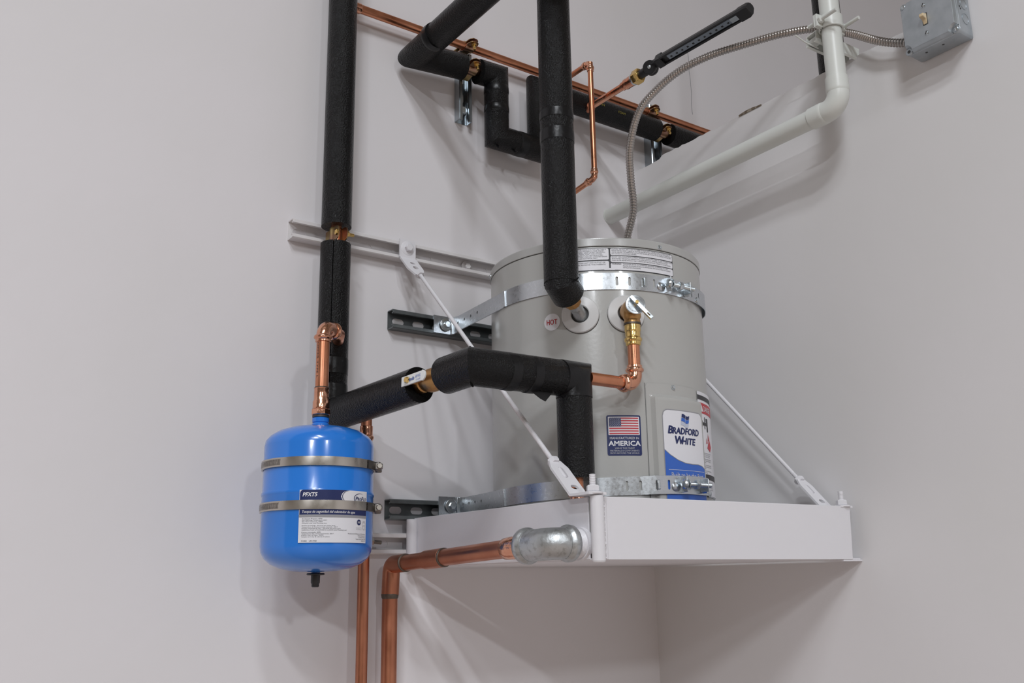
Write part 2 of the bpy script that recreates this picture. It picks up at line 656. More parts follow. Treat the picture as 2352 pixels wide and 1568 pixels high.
mb = MB()
ns, nw = 46, 60
def cover_s(i):
    return SW * i / ns
rows = []
for j in range(nw + 1):
    f = j / nw
    w_ = CZ1 - (CZ1 - CZ0) * (f ** 1.5)
    row = []
    for i in range(ns + 1):
        s = cover_s(i)
        ww = w_
        rc = .006
        d = s if s < rc else rc
        dd = SW - s if SW - s < .012 else .012
        top = CZ1 - (rc - math.sqrt(rc * rc - (rc - d) ** 2)) - (.012 - math.sqrt(max(0, .012 ** 2 - (.012 - dd) ** 2)))
        ww = min(ww, top)
        row.append(PC(s, ww, cover_lift(s, ww)))
    rows.append(row)
mb.rings(rows, (False, False), False)
cover = obj('access_cover', mb, HEATER, heater)
obj('cover_edge', MB().band(lambda s, q: PC(-.0012, s, q), CZ0, CZ1, lambda s: -.0005, lambda s: .0012, .02), SEAM, cover)
pan_screw(cover, PC(HR * rad(16), .347, .0016), hdir(A0 + 16), .0038, ZINC)

# ---- caution label
CL0 = -157.0
PL = around(H, HR, rad(CL0), 0)
CLW = HR * rad(-86.9 - CL0)
lab = obj('caution_label', patch(PL, 0, CLW, .5675, .6135, .004, .0004), STICKK, heater)
DIV = HR * rad(-123.0 - CL0)
cells = MB()
for s0, s1, z0, z1 in ((.0016, DIV - .0016, .5895, .6122), (.0016, DIV - .0016, .5695, .5870),
                       (DIV + .0016, CLW - .0012, .5985, .6122), (DIV + .0016, CLW - .0012, .5845, .5968), (DIV + .0016, CLW - .0012, .5693, .5828)):
    p = patch(PL, s0, s1, z0, z1, .003, .0007)
    cells.add(p.v, p.f)
p = patch(PL, DIV - .012, DIV + .010, .5688, .5726, .0018, .0010)
cells.add(p.v, p.f)
obj('text_panel', cells, STICKW, lab)
L = []
x = DIV + .0040
for i, (t, wd) in enumerate((('CAUTION:  DO NOT APPLY HEAT TO THESE FITTINGS WHEN MAKING SWEAT CONNECTIONS TO', .128),
                             ('WATER HEATER. SWEAT TUBING TO ADAPTERS BEFORE FITTING ADAPTERS TO WATER CONNECTIONS AT', .132),
                             ('WATER HEATER. IT IS IMPERATIVE THAT NO HEAT BE APPLIED TO THE WATER CONNECTIONS AS THEY', .130),
                             ('MAY CONTAIN A NONMETALLIC MATERIAL.', .050))):
    L.append((t, x, .6096 - i * .0031, .0019, 'l', {'fit': wd}))
for i, (t, wd) in enumerate((('DO NOT TURN ON ELECTRICAL CURRENT TO WATER HEATER UNTIL TANK HAS BEEN COMPLETELY FILLED', .132),
                             ('WITH WATER. THE HEATING ELEMENTS WILL BURN OUT IF NOT IMMERSED IN WATER. DO NOT', .120),
                             ('DRAIN WATER HEATER WITHOUT FIRST TURNING OFF THE ELECTRICAL CURRENT TO WATER HEATER.', .128))):
    L.append((t, x, .5940 - i * .0034, .0020, 'l', {'fit': wd}))
L.append(('WARNING:', x, .5800, .0021, 'l', {'fit': .018, 'bold': .05}))
for i, (t, wd) in enumerate((('THIS WATER HEATER MUST BE BRACED, ANCHORED OR STRAPPED TO AVOID', .098),
                             ('FALLING OR MOVING DURING AN EARTHQUAKE. SEE INSTRUCTIONS FOR CORRECT', .106),
                             ('INSTALLATION PROCEDURE.', .036))):
    L.append((t, x + .021, .5800 - i * .0035, .0020, 'l', {'fit': wd}))
for i, (t, wd) in enumerate((('RELIEF VALVE SIZE MUST BE AS REQUIRED BY LOCAL CODES, BUT NOT LESS THAN A', .120),
                             ('VALVE CERTIFIED AS MEETING THE REQUIREMENTS FOR RELIEF', .116),
                             ('VALVES FOR HOT WATER SUPPLY SYSTEMS, ANSI LATEST REVISION', .118),
                             ('BY A RECOGNIZED TESTING LABORATORY THAT MAINTAINS', .112),
                             ('INSPECTION OF MATERIALS. THE VALVE MUST BE ORIENTED', .114),
                             ('OR PIPED SO THAT DISCHARGE CAN EXIT ONLY WITHIN 6 INCHES ABOVE', .122),
                             ('THE FLOOR AND CANNOT CONTACT ANY LIVE ELECTRICAL PART.', .104))):
    L.append((t, .0040, .6093 - i * .0029, .0018, 'l', {'fit': wd}))
for i, t in enumerate(('HEAT TRAP INSERTS ARE INSTALLED IN THE INLET AND OUTLET OR', 'FITTINGS. DO NOT ATTEMPT TO REMOVE THE INSERTS')):
    L.append((t, .0040, .5830 - i * .0040, .0021, 'l', {'fit': .118}))
lettering('lettering', L, PL, STICKK, lab, .0012)

# ---- HOT sticker
PH = around(H, HR, rad(-153.1), .475)
hot = obj('hot_sticker', disc(PH, 0, 0, .0166, .0005), STICKW, heater)
lettering('lettering', [('HOT', 0, -.0052, .0100, 'c', {'bold': .03, 'fit': .0215})], PH, STICKR, hot, .0009)

# ---- flag sticker
PF = around(H, HR, rad(-127.9), 0)
FW = HR * rad(16.6)
fl = obj('flag_sticker', patch(PF, 0, FW, .2165, .2905, .0035, .0005), STICKN, heater)
obj('flag_field', patch(PF, .0030, FW - .0030, .2540, .2875, .0006, .0008), STICKW, fl)
st = MB()
f0, f1, fz0, fz1 = .0048, FW - .0048, .2556, .2860
for i in range(0, 13, 2):
    zt = fz1 - (fz1 - fz0) * i / 13
    p = patch(PF, f0, f1, zt - (fz1 - fz0) / 13, zt, 0, .0011)
    st.add(p.v, p.f)
obj('red_stripes', st, STICKR, fl)
cw, cz = (f1 - f0) * .40, fz1 - (fz1 - fz0) * 7 / 13
obj('canton', patch(PF, f0, f0 + cw, cz, fz1, 0, .0014), STICKN, fl)
st = MB()
for r_ in range(9):
    for c_ in range(6 if r_ % 2 == 0 else 5):
        sx = f0 + cw * ((c_ + .5) / 6 if r_ % 2 == 0 else (c_ + 1) / 6)
        sz = fz1 - (fz1 - cz) * (r_ + .75) / 9.5
        pts = [PF(sx + (.00085 if k % 2 == 0 else .00038) * math.sin(2 * PI * k / 10), sz + (.00085 if k % 2 == 0 else .00038) * math.cos(2 * PI * k / 10), .0017) for k in range(10)]
        st.add(pts, [tuple(range(10))])
obj('stars', st, STICKW, fl)
mid = FW / 2
lettering('lettering', [('MANUFACTURED IN', mid, .2462, .0040, 'c', {'bold': .03, 'fit': .0535}), ('AMERICA', mid, .2345, .0086, 'c', {'bold': .06, 'fit': .0585}),
                        ('USING THE FINEST', mid, .2285, .0028, 'c', {'bold': .02, 'fit': .036}), ('MATERIALS & COMPONENTS', mid, .2240, .0028, 'c', {'bold': .02, 'fit': .0535}),
                        ('FROM AROUND THE WORLD', mid, .2195, .0028, 'c', {'bold': .02, 'fit': .0535})], PF, STICKW, fl, .0011)

# ---- maker's label on the cover
PB0 = around(H, HR + .0099, rad(-101.3), 0)
PB = PB0
BW = (HR + .0099) * rad(27.4)
bl = obj('brand_label', patch(PB, 0, BW, .070, .3035, .0130, .0003), STICKG, cover)
obj('brand_field', patch(PB, .0016, BW - .0016, .0716, .3015, .0118, .0006), STICKW, bl)


def wave(s):
    t = s / BW
    return .2075 + .0295 * math.cos(PI * min(1, t / .62)) * (1 if t < .62 else 1) + (.0 if t < .62 else .0) if t < .62 else .178 + (.004 if False else -.0105 * ((t - .62) / .38) ** 1.5)


def wave2(s):
    # sweeping edge: high on the left, dipping, then shouldering down to the right
    t = s / BW
    pts = [(0, .2285), (.12, .2185), (.28, .2095), (.45, .2045), (.62, .2035), (.78, .2040), (.9, .2020), (1, .1965)]
    for (a, p0), (b, p1) in zip(pts, pts[1:]):
        if t <= b:
            return p0 + (p1 - p0) * (t - a) / (b - a)
    return pts[-1][1]


mb = MB().band(lambda s, q: PB(s, q, .0009), .0016, BW - .0016, lambda s: .074, wave2, .003)
obj('blue_wave', mb, STICKB, bl)
mb = MB().band(lambda s, q: PB(s, q, .0012), .0016, BW - .0016, lambda s: wave2(s), lambda s: wave2(s) + .0012, .003)
obj('grey_rim', mb, STICKG, bl)
mb = patch(PB, .008, BW - .005, .1913, .1919, 0, .0013)
obj('white_rule', mb, STICKW, bl)
op = {'bold': .075, 'shear': .20}
lettering('brand_lettering', [('B', .0115, .2583, .0142, 'l', dict(op)), ('RADFORD', .0215, .2583, .0118, 'l', dict(op, fit=.0720)),
                              ('W', .0270, .2400, .0142, 'l', dict(op)), ('HITE', .0432, .2400, .0118, 'l', dict(op, fit=.0380))], PB, STICKN, bl, .0012)
lettering('slogan', [('Built to be the Best', BW / 2 + .002, .1785, .0085, 'c', {'fit': .086, 'bold': .01})], PB, STICKW, bl, .0014)
# waving banner emblem
em = [MB(), MB(), MB()]
for r_ in range(3):
    for c_ in range(2):
        s0 = .0445 + c_ * .0105
        w0 = .2955 - r_ * .0073

        def wy(s, q):
            return q + .0016 * math.sin((s - .0445) / .021 * 2 * PI + .6) - (s - .0445) * .10
        em[r_].band(lambda s, q: PB(s + (.2955 - q) * -.18 + .002, wy(s, q), .0013), s0, s0 + .0097, lambda s: w0 - .0064, lambda s: w0, .002)
for mbx, mt_, nm in zip(em, (STICKN, STICKB, STICKLG), ('emblem_dark', 'emblem_blue', 'emblem_pale')):
    obj(nm, mbx, mt_, bl)

# ---- danger label on the jacket right of the cover
PD = around(H, HR, rad(-73.2), 0)
DW = HR * rad(31)
dl = obj('danger_label', patch(PD, 0, DW, .150, .350, .003, .0028), STICKW, heater)
obj('black_band', patch(PD, .000, DW - .008, .334, .343, 0, .0032), STICKK, dl)
obj('red_band', patch(PD, .007, DW - .020, .308, .3285, 0, .0032), STICKR, dl)
obj('black_band', patch(PD, .004, DW - .008, .181, .191, 0, .0032), STICKK, dl)
lettering('red_lettering', [('DANGER', .0245, .3125, .0105, 'l', {'bold': .02, 'fit': .046})], PD, STICKW, dl, .0036)
tr = MB()
tr.add([PD(.0105, .3115, .0036), PD(.0215, .3115, .0036), PD(.016, .3245, .0036)], [(0, 1, 2)])
obj('warning_triangle', tr, STICKW, dl)
# tap, water and scalded hand pictogram
pic = MB()
for s0, s1, w0, w1 in ((.008, .018, .282, .294), (.018, .040, .285, .291), (.026, .030, .278, .302), (.034, .046, .286, .300), (.038, .046, .274, .287)):
    p = patch(PD, s0, s1, w0, w1, .002, .0032)
    pic.add(p.v, p.f)
obj('tap_pictogram', pic, STICKK, dl)
pic = MB()
for pts in (((.034, .242), (.052, .236), (.062, .246), (.050, .262)), ((.040, .256), (.043, .272), (.046, .258)), ((.047, .256), (.051, .270), (.052, .254)), ((.030, .250), (.033, .262), (.038, .252))):
    pic.add([PD(a, b, .0033) for a, b in pts], [tuple(range(len(pts)))])
obj('hand_pictogram', pic, STICKR, dl)
L = []
z = .2300
for para in (('Water temperature over 125', 'F (52 C) can cause severe', 'burns instantly or death'), ('Children, disabled and elderly', 'are at highest risk of being', 'scalded.'),
             ('See instruction manual before', 'setting temperature at water', 'heater.'), ('Feel water before bathing or', 'showering.'), ('Temperature limiting valves are', 'available, see manual.')):
    for t in para:
        L.append((t, .011, z, .0024, 'l'))
        z -= .00335
    z -= .0012
for i in range(5):
    L.append(('For your safety do not store or use flammable vapors', .006, .1755 - i * .0035, .0017, 'l', {'fit': .052}))
lettering('lettering', L, PD, STICKK, dl, .0034)

# ================================================================== STRUT CHANNELS
def channel(name, label, x0, x1, zc, mt, depth=.025, width=.0413, slots=True, vertical=False, group=None, slot_first=.025, pitch=.05):
    root = thing(name, label, 'strut channel', (x0, 0, zc) if not vertical else (zc, 0, x0), group)
    h = width / 2
    # profile in (w, d): lip, return, side, web, side, return, lip
    prof = [(h - .0085, depth - .0065), (h - .0095, depth - .003), (h - .0085, depth), (h - .002, depth), (h, depth - .002), (h, .0015), (h - .001, .0006)]
    prof2 = [(-a, b) for a, b in reversed(prof)]

    def pt(s, w_, d):
        return V((s, -d, zc + w_)) if not vertical else V((zc + w_, -d, s))
    mb = MB()
    for pr_ in (prof, prof2):
        mb.rings([[pt(x0, a, b) for a, b in pr_], [pt(x1, a, b) for a, b in pr_]], (False, False), False)
    obj('side_rails', mb, mt, root, solid=.0022)
    holes = []
    if slots:
        s = x0 + slot_first
        while s < x1 - .018:
            holes.append((s, 0.0, .0145, .0072))
            s += pitch
    mb = MB().band(lambda s, q: pt(s, q, .0012), x0, x1, lambda s: -h + .001, lambda s: h - .001, .1, holes)
    obj('slotted_web', mb, mt, root, solid=.0022)
    return root


up_strut = channel('strut_channel', 'long white-painted slotted strut fixed across the wall behind the riser', -.980, -.012, .7005, STRUTW)
for xx in (-.548,):
    hex_bolt(up_strut, (xx, -.003, .7005), (0, -1, 0), .0075, STRUTW, name='anchor_bolt')
lo_strut = channel('strut_channel', 'white-painted slotted strut low on the wall between blue tank and shelf', -.99, -.03, .0765, STRUTW, slot_first=.236)
d_up = channel('strut_channel', 'dark grey slotted strut on the wall holding the upper heater strap', -.748, -.25, .5445, DARKSTRUT)
d_lo = channel('strut_channel', 'dark grey slotted strut just above the shelf holding the lower strap', -.748, -.25, .1445, DARKSTRUT)
v_a = channel('strut_channel', 'short upright steel strut hanging below the pipe clamps', 1.057, 1.235, -.560, STEELSTRUT, depth=.0235, width=.036, vertical=True, slot_first=.068, pitch=.05)
mb = MB().lathe((-.560, -.003, 1.088), (0, -1, 0), [(.0135, 0), (.0135, .002), (.011, .003)], 24)
hexa(mb, (-.560, -.006, 1.088), (0, -1, 0), .0098, .010)
obj('anchor_bolt', mb, ZINC, v_a)
v_b = channel('strut_channel', 'short upright steel strut half hidden behind the wall edge', .98, 1.275, .062, STEELSTRUT, depth=.030, width=.0413, vertical=True, slot_first=.03)

# ================================================================== SEISMIC STRAPS
def heater_strap(zc, label, over_cover, x_fold, tilt=0.0):
    hw = .0165
    root = thing('heater_strap', label, 'strap', (x_fold, -.028, zc), 'zinc straps round the heater')
    R0 = HR + .0022
    P0 = V((x_fold, -.0275, 0))
    dv = V((P0.x - H[0], P0.y - H[1], 0))
    dist = dv.length
    base = math.atan2(dv.y, dv.x)
    at = base + math.acos(R0 / dist)          # tangent point on the far left of the jacket
    Tp = V((H[0] + R0 * math.cos(at), H[1] + R0 * math.sin(at), 0))
    # wall bracket: flat tab on the strut, a fold, then a drilled arm to the jacket
    arm_dir = (Tp - P0)
    la = arm_dir.length
    arm_dir.normalize()
    nrm = V((arm_dir.y, -arm_dir.x, 0))
    tab = .047

    def PA(s, q):
        if s < tab:
            return V((x_fold - tab + s, -.0275, zc + q))
        p = P0 + arm_dir * (s - tab)
        return V((p.x, p.y, zc + q))
    holes = [(tab + .028 + i * .030, 0.002, .0032, .0032) for i in range(4)]
    mb = MB().band(PA, 0, tab, lambda s: -.0195, lambda s: .0195, .01)
    mb.band(PA, tab, tab + la + .01, lambda s: -.0195 + .003 * min(1, (s - tab) / .03), lambda s: .0195 - .003 * min(1, (s - tab) / .03), .02, holes)
    br = obj('wall_bracket', mb, GALV, root, solid=.003)
    mb = MB().box(P0 + V((-.001, -.002, zc)), V((.0035, 0, 0)), V((0, .0022, 0)), V((0, 0, .019)))
    obj('bend_rib', mb, ZINC, br, bevel=.0012)
    hex_bolt(root, (x_fold - .018, -.0292, zc), (0, -1, 0), .0078, ZINC, name='strut_bolt')
    # band round the jacket
    s_end = R0 * (rad(362) - at)

    def lift(a):
        d = (math.degrees(a) - 360)
        if over_cover and -113 < d < -65:
            t = min(1, (d + 113) / 7, (-65 - d) / 8)
            return .0112 * t
        if not over_cover and -75 < d < -30:
            t = min(1, (d + 75) / 22, (-30 - d) / 10)
            return .006 * t
        return .0

    def PS(s, q):
        a = at + s / R0
        r_ = R0 + lift(a)
        return V((H[0] + r_ * math.cos(a), H[1] + r_ * math.sin(a), zc + q + tilt * min(1.0, s / (R0 * rad(100)))))

    def s_of(deg):
        return R0 * (rad(deg + 360) - at)
    holes = [(s_of(d), .0, .0024, .0088) for d in ((-120.0, -113.6, -106.4, -100.2) if not over_cover else (-119.5, -113.0, -106.0, -100.0))]
    holes += [(s_of(d), .0, .0015, .008) for d in (-72, -64)]
    mb = MB().band(PS, 0, s_end, lambda s: -hw, lambda s: hw, .006, holes)
    obj('band', mb, GALV, root, solid=.0016)
    # overlap step where the bracket arm meets the band
    p = PS(.002, 0)
    mb = MB().box(p + nrm * 0, arm_dir * .0045, nrm * .0022, V((0, 0, hw)))
    obj('joint_lug', mb, GALV, root, bevel=.0006)
    # tongue hooked through a slot
    q_ = s_of(-106.2)
    a = at + q_ / R0
    out = V((math.cos(a), math.sin(a), 0))
    tan = V((-math.sin(a), math.cos(a), 0))
    mb = MB().box(PS(q_, 0) + out * .003 + tan * .002, tan * .003, out * .0028, V((0, 0, .0085)))
    obj('hook_tongue', mb, ZINC, root, bevel=.001)
    # tension bolt with its two lugs
    a = rad(-92 + 360)
    out = V((math.cos(a), math.sin(a), 0))
    tan = V((-math.sin(a), math.cos(a), 0))
    s0 = s_of(-92)
    c = PS(s0, 0) + out * .010
    mb = MB()
    mb.box(PS(s0, 0) + out * .008 - tan * .005, tan * .0011, out * .009, V((0, 0, .0145)))
    mb.lathe(PS(s_of(-96.5), -.004) - out * .001, out, [(.0085, 0), (.0080, .0025), (.005, .0042), (.0001, .005)], 24)
    obj('fixed_lug', mb, GALV, root, bevel=.0006)
    b0 = c - tan * .004 + out * .002
    ax = (tan + out * -.06 + V((0, 0, -.0))).normalized()
    mb = MB().lathe(b0 - ax * .0015, ax, [(.0001, -.007), (.006, -.0065), (.0088, -.004), (.009, -.001), (.0088, 0)], 28)
    mb.lathe(b0, ax, [(.0105, 0), (.0105, .002)], 28)
    bolt = obj('tension_bolt', mb, ZINC, root)
    t_ = thread(b0 + ax * .002, b0 + ax * .066, .0042, .0016)
    obj('threaded_shank', t_, ZINC, bolt)
    mb = MB()
    hexa(mb, b0 + ax * .0235, ax, .0085, .009)
    obj('hex_nut', mb, ZINC, bolt)
    s2 = s_of(-80)
    a2 = at + s2 / R0
    o2 = V((math.cos(a2), math.sin(a2), 0))
    t2 = V((-math.sin(a2), math.cos(a2), 0))
    mb = MB().box(PS(s2, 0) + o2 * .009, t2 * .0012, o2 * .009, V((0, 0, .012)))
    mb.cyl(PS(s_of(-79), -.010) + o2 * .001, PS(s_of(-79), -.010) + o2 * .012, .004)
    obj('moving_lug', mb, ZINC, root, bevel=.0006)
    s3 = s_of(-66)
    a3 = at + s3 / R0
    o3 = V((math.cos(a3), math.sin(a3), 0))
    mb = MB().lathe(PS(s3, -.010) - o3 * .0005, o3, [(.0075, 0), (.0072, .002), (.004, .0035), (.0001, .004)], 24)
    obj('rivet', mb, ZINC, root)
    return root


heater_strap(.5465, 'upper zinc strap round the heater, above the two outlet collars', False, -.6015)
heater_strap(.1545, 'lower zinc strap round the heater, just above the white shelf', True, -.5880, .0105)

# ================================================================== SHELF
XL, YF, SZ0, SZ1 = -.690, -.585, .030, .128
shelf = thing('support_shelf', 'white welded steel shelf carrying the heater in the room corner', 'shelf', (XL, 0, SZ0))
tk = .003
mb = MB().bx(XL - .0015, XL + .0015, YF + .010, -.020, SZ0 + .001, SZ1)
obj('side_rail', mb, WHITEP, shelf, bevel=.001)
mb = MB()
mb.prism([(-.667, SZ0), (-.0315, SZ0), (-.0255, SZ1 + .005), (-.667, SZ1 + .001)], (0, YF - tk, 0), (1, 0, 0), (0, 0, 1), -tk)
obj('front_rail', mb, WHITEP, shelf, bevel=.0012)
mb = MB().prism([(-.060, SZ0 - .003), (-.001, SZ0 - .003), (-.001, SZ0 - .0002), (-.060, SZ0 - .0002)], (0, YF - .002, 0), (1, 0, 0), (0, 0, 1), -.03)
obj('end_flange', mb, WHITEP, shelf)
obj('pan_floor', MB().bx(XL, -.004, YF, -.003, SZ0, SZ0 + .0025), WHITEP, shelf)
# rolled edge where the front sheet meets the corner post
mb = MB().sweep([(-.6675, YF - .0005, SZ0 + .001), (-.6675, YF - .0005, SZ1)], .0045, 16)
obj('rolled_edge', mb, WHITEP, shelf)
for (px, py, z0, z1) in ((-.7005, -.030, SZ0 + .003, SZ1 - .003), (-.6885, -.5935, SZ0 - .002, SZ1 + .001)):
    mb = MB().cyl((px, py, z0), (px, py, z1), .0108, 28)
    mb.lathe((px, py, z0 - .0025), (0, 0, 1), [(.0085, 0), (.0105, .0015), (.0105, .003)], 28)
    obj('corner_post', mb, WHITEP, shelf, bevel=.0008)
# weld beads
for (px, py, z0, z1) in ((-.6888, -.0195, SZ0 + .004, SZ1 - .001), (-.6765, -.5925, SZ0, SZ1 - .008)):
    pts, rr = [], []
    k = 34
    for i in range(k + 1):
        pts.append((px + rnd.uniform(-.0006, .0006), py + rnd.uniform(-.0006, .0006), z0 + (z1 - z0) * i / k))
        rr.append(.0034 + .0009 * math.sin(i * 2.1) + rnd.uniform(-.0003, .0005))
    obj('weld_bead', MB().sweep(pts, rr, 10), WHITEP, shelf)
# threaded drain boss in the side rail
obj('drain_boss', MB().lathe((XL - .001, -.556, .062 - .006), (-1, 0, 0), [(.026, -.002), (.0255, .006)] + [x for i in range(7) for x in ((.0222, .006 + i * .0026), (.0232, .0073 + i * .0026))] + [(.0222, .026)], 36), WHITEP, shelf)

# ================================================================== SWAY BRACES
def plate_with_slots(o, ex, ey, L_, wfun, holes):
    """flat plate, length along ex, width along ey, slots cut through"""
    o, ex, ey = V(o), V(ex), V(ey)
    return MB().band(lambda s, q: o + ex * s + ey * q, 0, L_, lambda s: -wfun(s), wfun, .004, holes)


def brace(x, xb, label, ztop, group, plain=.62, yb=-.553):
    ptop = V((x, -.030, ztop))
    pbot = V((xb, yb, .1300))
    root = thing('sway_brace', label, 'brace rod', tuple(pbot), group)
    xh = V((1, 0, 0))
    # where the sloping part starts and ends
    a = ptop + V((.001, -.004, -.022))
    b = pbot
    d = (b - a).normalized()
    wide = xh
    # top hinge plate flat on the strut
    mb = plate_with_slots(ptop + V((0, 0, .019)), (0, 0, -1), wide, .041, lambda s: .0195, [])
    mb.band(lambda s, q: a + d * s + wide * q + V((0, 0, 0)), 0, .070, lambda s: -.0195 + .009 * max(0, (s - .045) / .025), lambda s: .0195 - .009 * max(0, (s - .045) / .025), .004,
            [(.022, .002, .004, .006), (.040, .002, .006, .0065)])
    hp = obj('upper_hinge_plate', mb, WHITEP, root, solid=.004)
    hex_bolt(hp, ptop + V((0, -.002, 0)), (0, -1, 0), .0088, WHITEP)
    mb = MB()
    hexa(mb, a + d * .064 - V((0, 0, 0)), d, .0095, .009)
    obj('upper_nut', mb, WHITEP, root)
    r1 = a + d * .070
    Ltot = (b - a).length
    r2 = a + d * (Ltot - .058)
    nn = V((0, d.z, -d.y)) * -1
    off = V((0, 0, 0))
    obj('rod', MB().cyl(r1, a + d * (Ltot * plain), .0041, 20), WHITEP, root)
    obj('threaded_rod_end', thread(a + d * (Ltot * plain), a + d * (Ltot - .044), .0043, .0018), WHITEP, root)
    # lower hinge plate: sloping strap with two windows, then a flat foot
    lw = .0185
    s0 = Ltot - .085
    p0 = a + d * s0
    lift = d.cross(xh).normalized() * -.0
    mb = plate_with_slots(p0 + lift, d, wide, .085, lambda s: lw - .007 * max(0, 1 - s / .018) , [(.030, .0, .013, .0055), (.066, .002, .005, .0075)])
    mb.band(lambda s, q: b + V((q, -s, 0)), 0, .048, lambda s: -lw, lambda s: lw, .01)
    lp = obj('lower_hinge_plate', mb, WHITEP, root, solid=.004)
    mb = MB()
    hexa(mb, p0 - d * .006, d, .0105, .010)
    obj('lower_nut', mb, WHITEP, root)
    bo = b + V((0, -.0365, .002))
    mb = MB().lathe(bo, (0, 0, 1), [(.0165, 0), (.0165, .002), (.0125, .0035)], 28)
    hexa(mb, bo + V((0, 0, .0035)), (0, 0, 1), .0105, .010)
    obj('foot_nut', mb, WHITEP, lp)
    obj('foot_stud', thread(bo + V((0, 0, .010)), bo + V((0, 0, .031)), .0053, .0024), WHITEP, lp)
    return root


brace(-.7190, -.6925, 'white sway brace rod from long strut to the front left shelf corner', .7035, 'white sway braces')
brace(-.056, -.037, 'white sway brace rod right of the heater, running to the right shelf end', .7035, 'white sway braces', .86, -.541)

# ================================================================== FOAM LAGGED PIPES
FR = .0305
RX, RY = -.903, -.065
riser = thing('lagged_riser_pipe', 'tall black foam-lagged riser pipe standing against the wall above the blue tank', 'pipe', (RX, RY, .30))
sw = riser
obj('copper_core', MB().cyl((RX, RY, .30), (RX, RY, 1.5), .0112), COPPER, riser)
obj('foam_sleeve', MB().sweep([(RX, RY, .7035), (RX, RY, 1.20), (RX, RY, 1.55)], FR, 40), FOAM, riser)
ang = math.atan2(-.80, -.45)
obj('foam_sleeve', MB().sweep([(RX, RY, .310), (RX, RY, .6665)], FR, 40, notch=(rad(236), .03, .3), ref=(1, 0, 0)), FOAM, riser)
for z0, z1 in ((.395, .428), (.342, .376)):
    obj('tape_band', MB().lathe((RX, RY, z0), (0, 0, 1), [(FR - .001, 0), (FR + .0006, .001), (FR + .0009, (z1 - z0) * .5), (FR + .0006, z1 - z0 - .001), (FR - .001, z1 - z0)], 40), TAPE, riser)

# branch from riser forward to the ball valve, then over and down to the heater inlet
BA, BB, BC = V((-.902, -.062, .3165)), V((-.857, -.492, .3375)), V((-.6440, -.492, .3390))
BD = V((-.6440, -.492, .166))
FB = .0316
bdir = (BB - BA).normalized()
branch = thing('lagged_feed_pipe', 'black foam-lagged feed pipe crossing in front of the heater with a valve', 'pipe', tuple(BA))
v0, v1 = .290, .366      # gap with the valve, metres along the branch
obj('foam_sleeve', MB().sweep([BA + bdir * .02, BA + bdir * v0], FB, 40), FOAM, branch)
e = MB().lathe(BA + bdir * v0, bdir, [(FB - .0005, -.001), (FB - .001, .0012), (.016, .0006), (.016, -.006)], 40, caps=(False, False))
obj('cut_end', e, FOAMCUT, branch)
tg = MB()
tail = [(-.9, 0), (-.4, .012), (.1, .017), (.55, .011), (.9, 0)]
pl = []
u_, w_ = perp(bdir)
for an in [rad(200 + i * 12) for i in range(9)]:
    k = math.sin((an - rad(200)) / rad(96) * PI)
    e_ = V((math.cos(an), 0, math.sin(an)))
    e_ = (e_ - bdir * e_.dot(bdir)).normalized()
    pl.append([BA + bdir * (v0 - .004) + e_ * (FB - .009), BA + bdir * (v0 - .004) + e_ * FB, BA + bdir * (v0 + .010 * k + .0005) + e_ * FB, BA + bdir * (v0 + .010 * k + .0005) + e_ * (FB - .009)])
tg.rings(pl)
obj('foam_lip', tg, FOAMCUT, branch)
obj('foam_sleeve', MB().sweep([BA + bdir * v1, BB, BC, BC + V((0, 0, -.034))], FB, 40), FOAM, branch)
obj('foam_sleeve', MB().sweep([BC + V((0, 0, -.030)), BD], FB - .0004, 40, notch=(rad(222), .035, .3), ref=(1, 0, 0)), FOAM, branch)
e = MB().lathe(BA + bdir * v1, -bdir, [(FB - .0005, -.001), (FB - .0015, .0015), (.016, .0006), (.016, -.006)], 40, caps=(False, False))
obj('cut_end', e, FOAMCUT, branch)
obj('copper_core', MB().sweep([BA, BB, BC, (BC.x, BC.y, .115)], .0112, 20), COPPER, branch)
hd = V((1, 0, 0))
for s0, s1 in ((.062, .082), (.108, .127)):
    obj('tape_band', MB().lathe(BB + hd * s0, hd, [(FB - .001, 0), (FB + .0004, .001), (FB + .0007, .010), (FB + .0004, s1 - s0 - .001), (FB - .001, s1 - s0)], 40), TAPE, branch)
# tape wrapped round the two mitres
obj('mitre_lip', MB().lathe(BB, (bdir + hd).normalized(), [(FB + .0002, -.002), (FB * 1.05 + .0006, 0), (FB + .0002, .002)], 44), FOAMCUT, branch)
mb = MB().sweep([BC - hd * .033, BC, BC + V((0, 0, -.033))], FB + .0004, 40, caps=(False, False))
obj('mitre_tape', mb, TAPE, branch)
# loose flap of tape under the run
mb = MB()
fx = BC + V((-.075, -.008, -FB + .002))
mb.add([fx + V((-.030, 0, .0)), fx + V((.020, 0, -.001)), fx + V((.002, -.004, -.018)), fx + V((-.008, -.003, -.014))], [(0, 1, 2, 3)])
obj('tape_flap', mb, TAPE, branch, solid=.0012)
# copper fitting below the foam, at the heater inlet
mb = MB().lathe((BC.x, BC.y, .150), (0, 0, -1), [(.0112, 0), (.0128, .002), (.0128, .008), (.0155, .010), (.0155, .013), (.0128, .015), (.0135, .028), (.0150, .034), (.0128, .040)], 28)
obj('inlet_elbow', mb, COPPERF, branch)
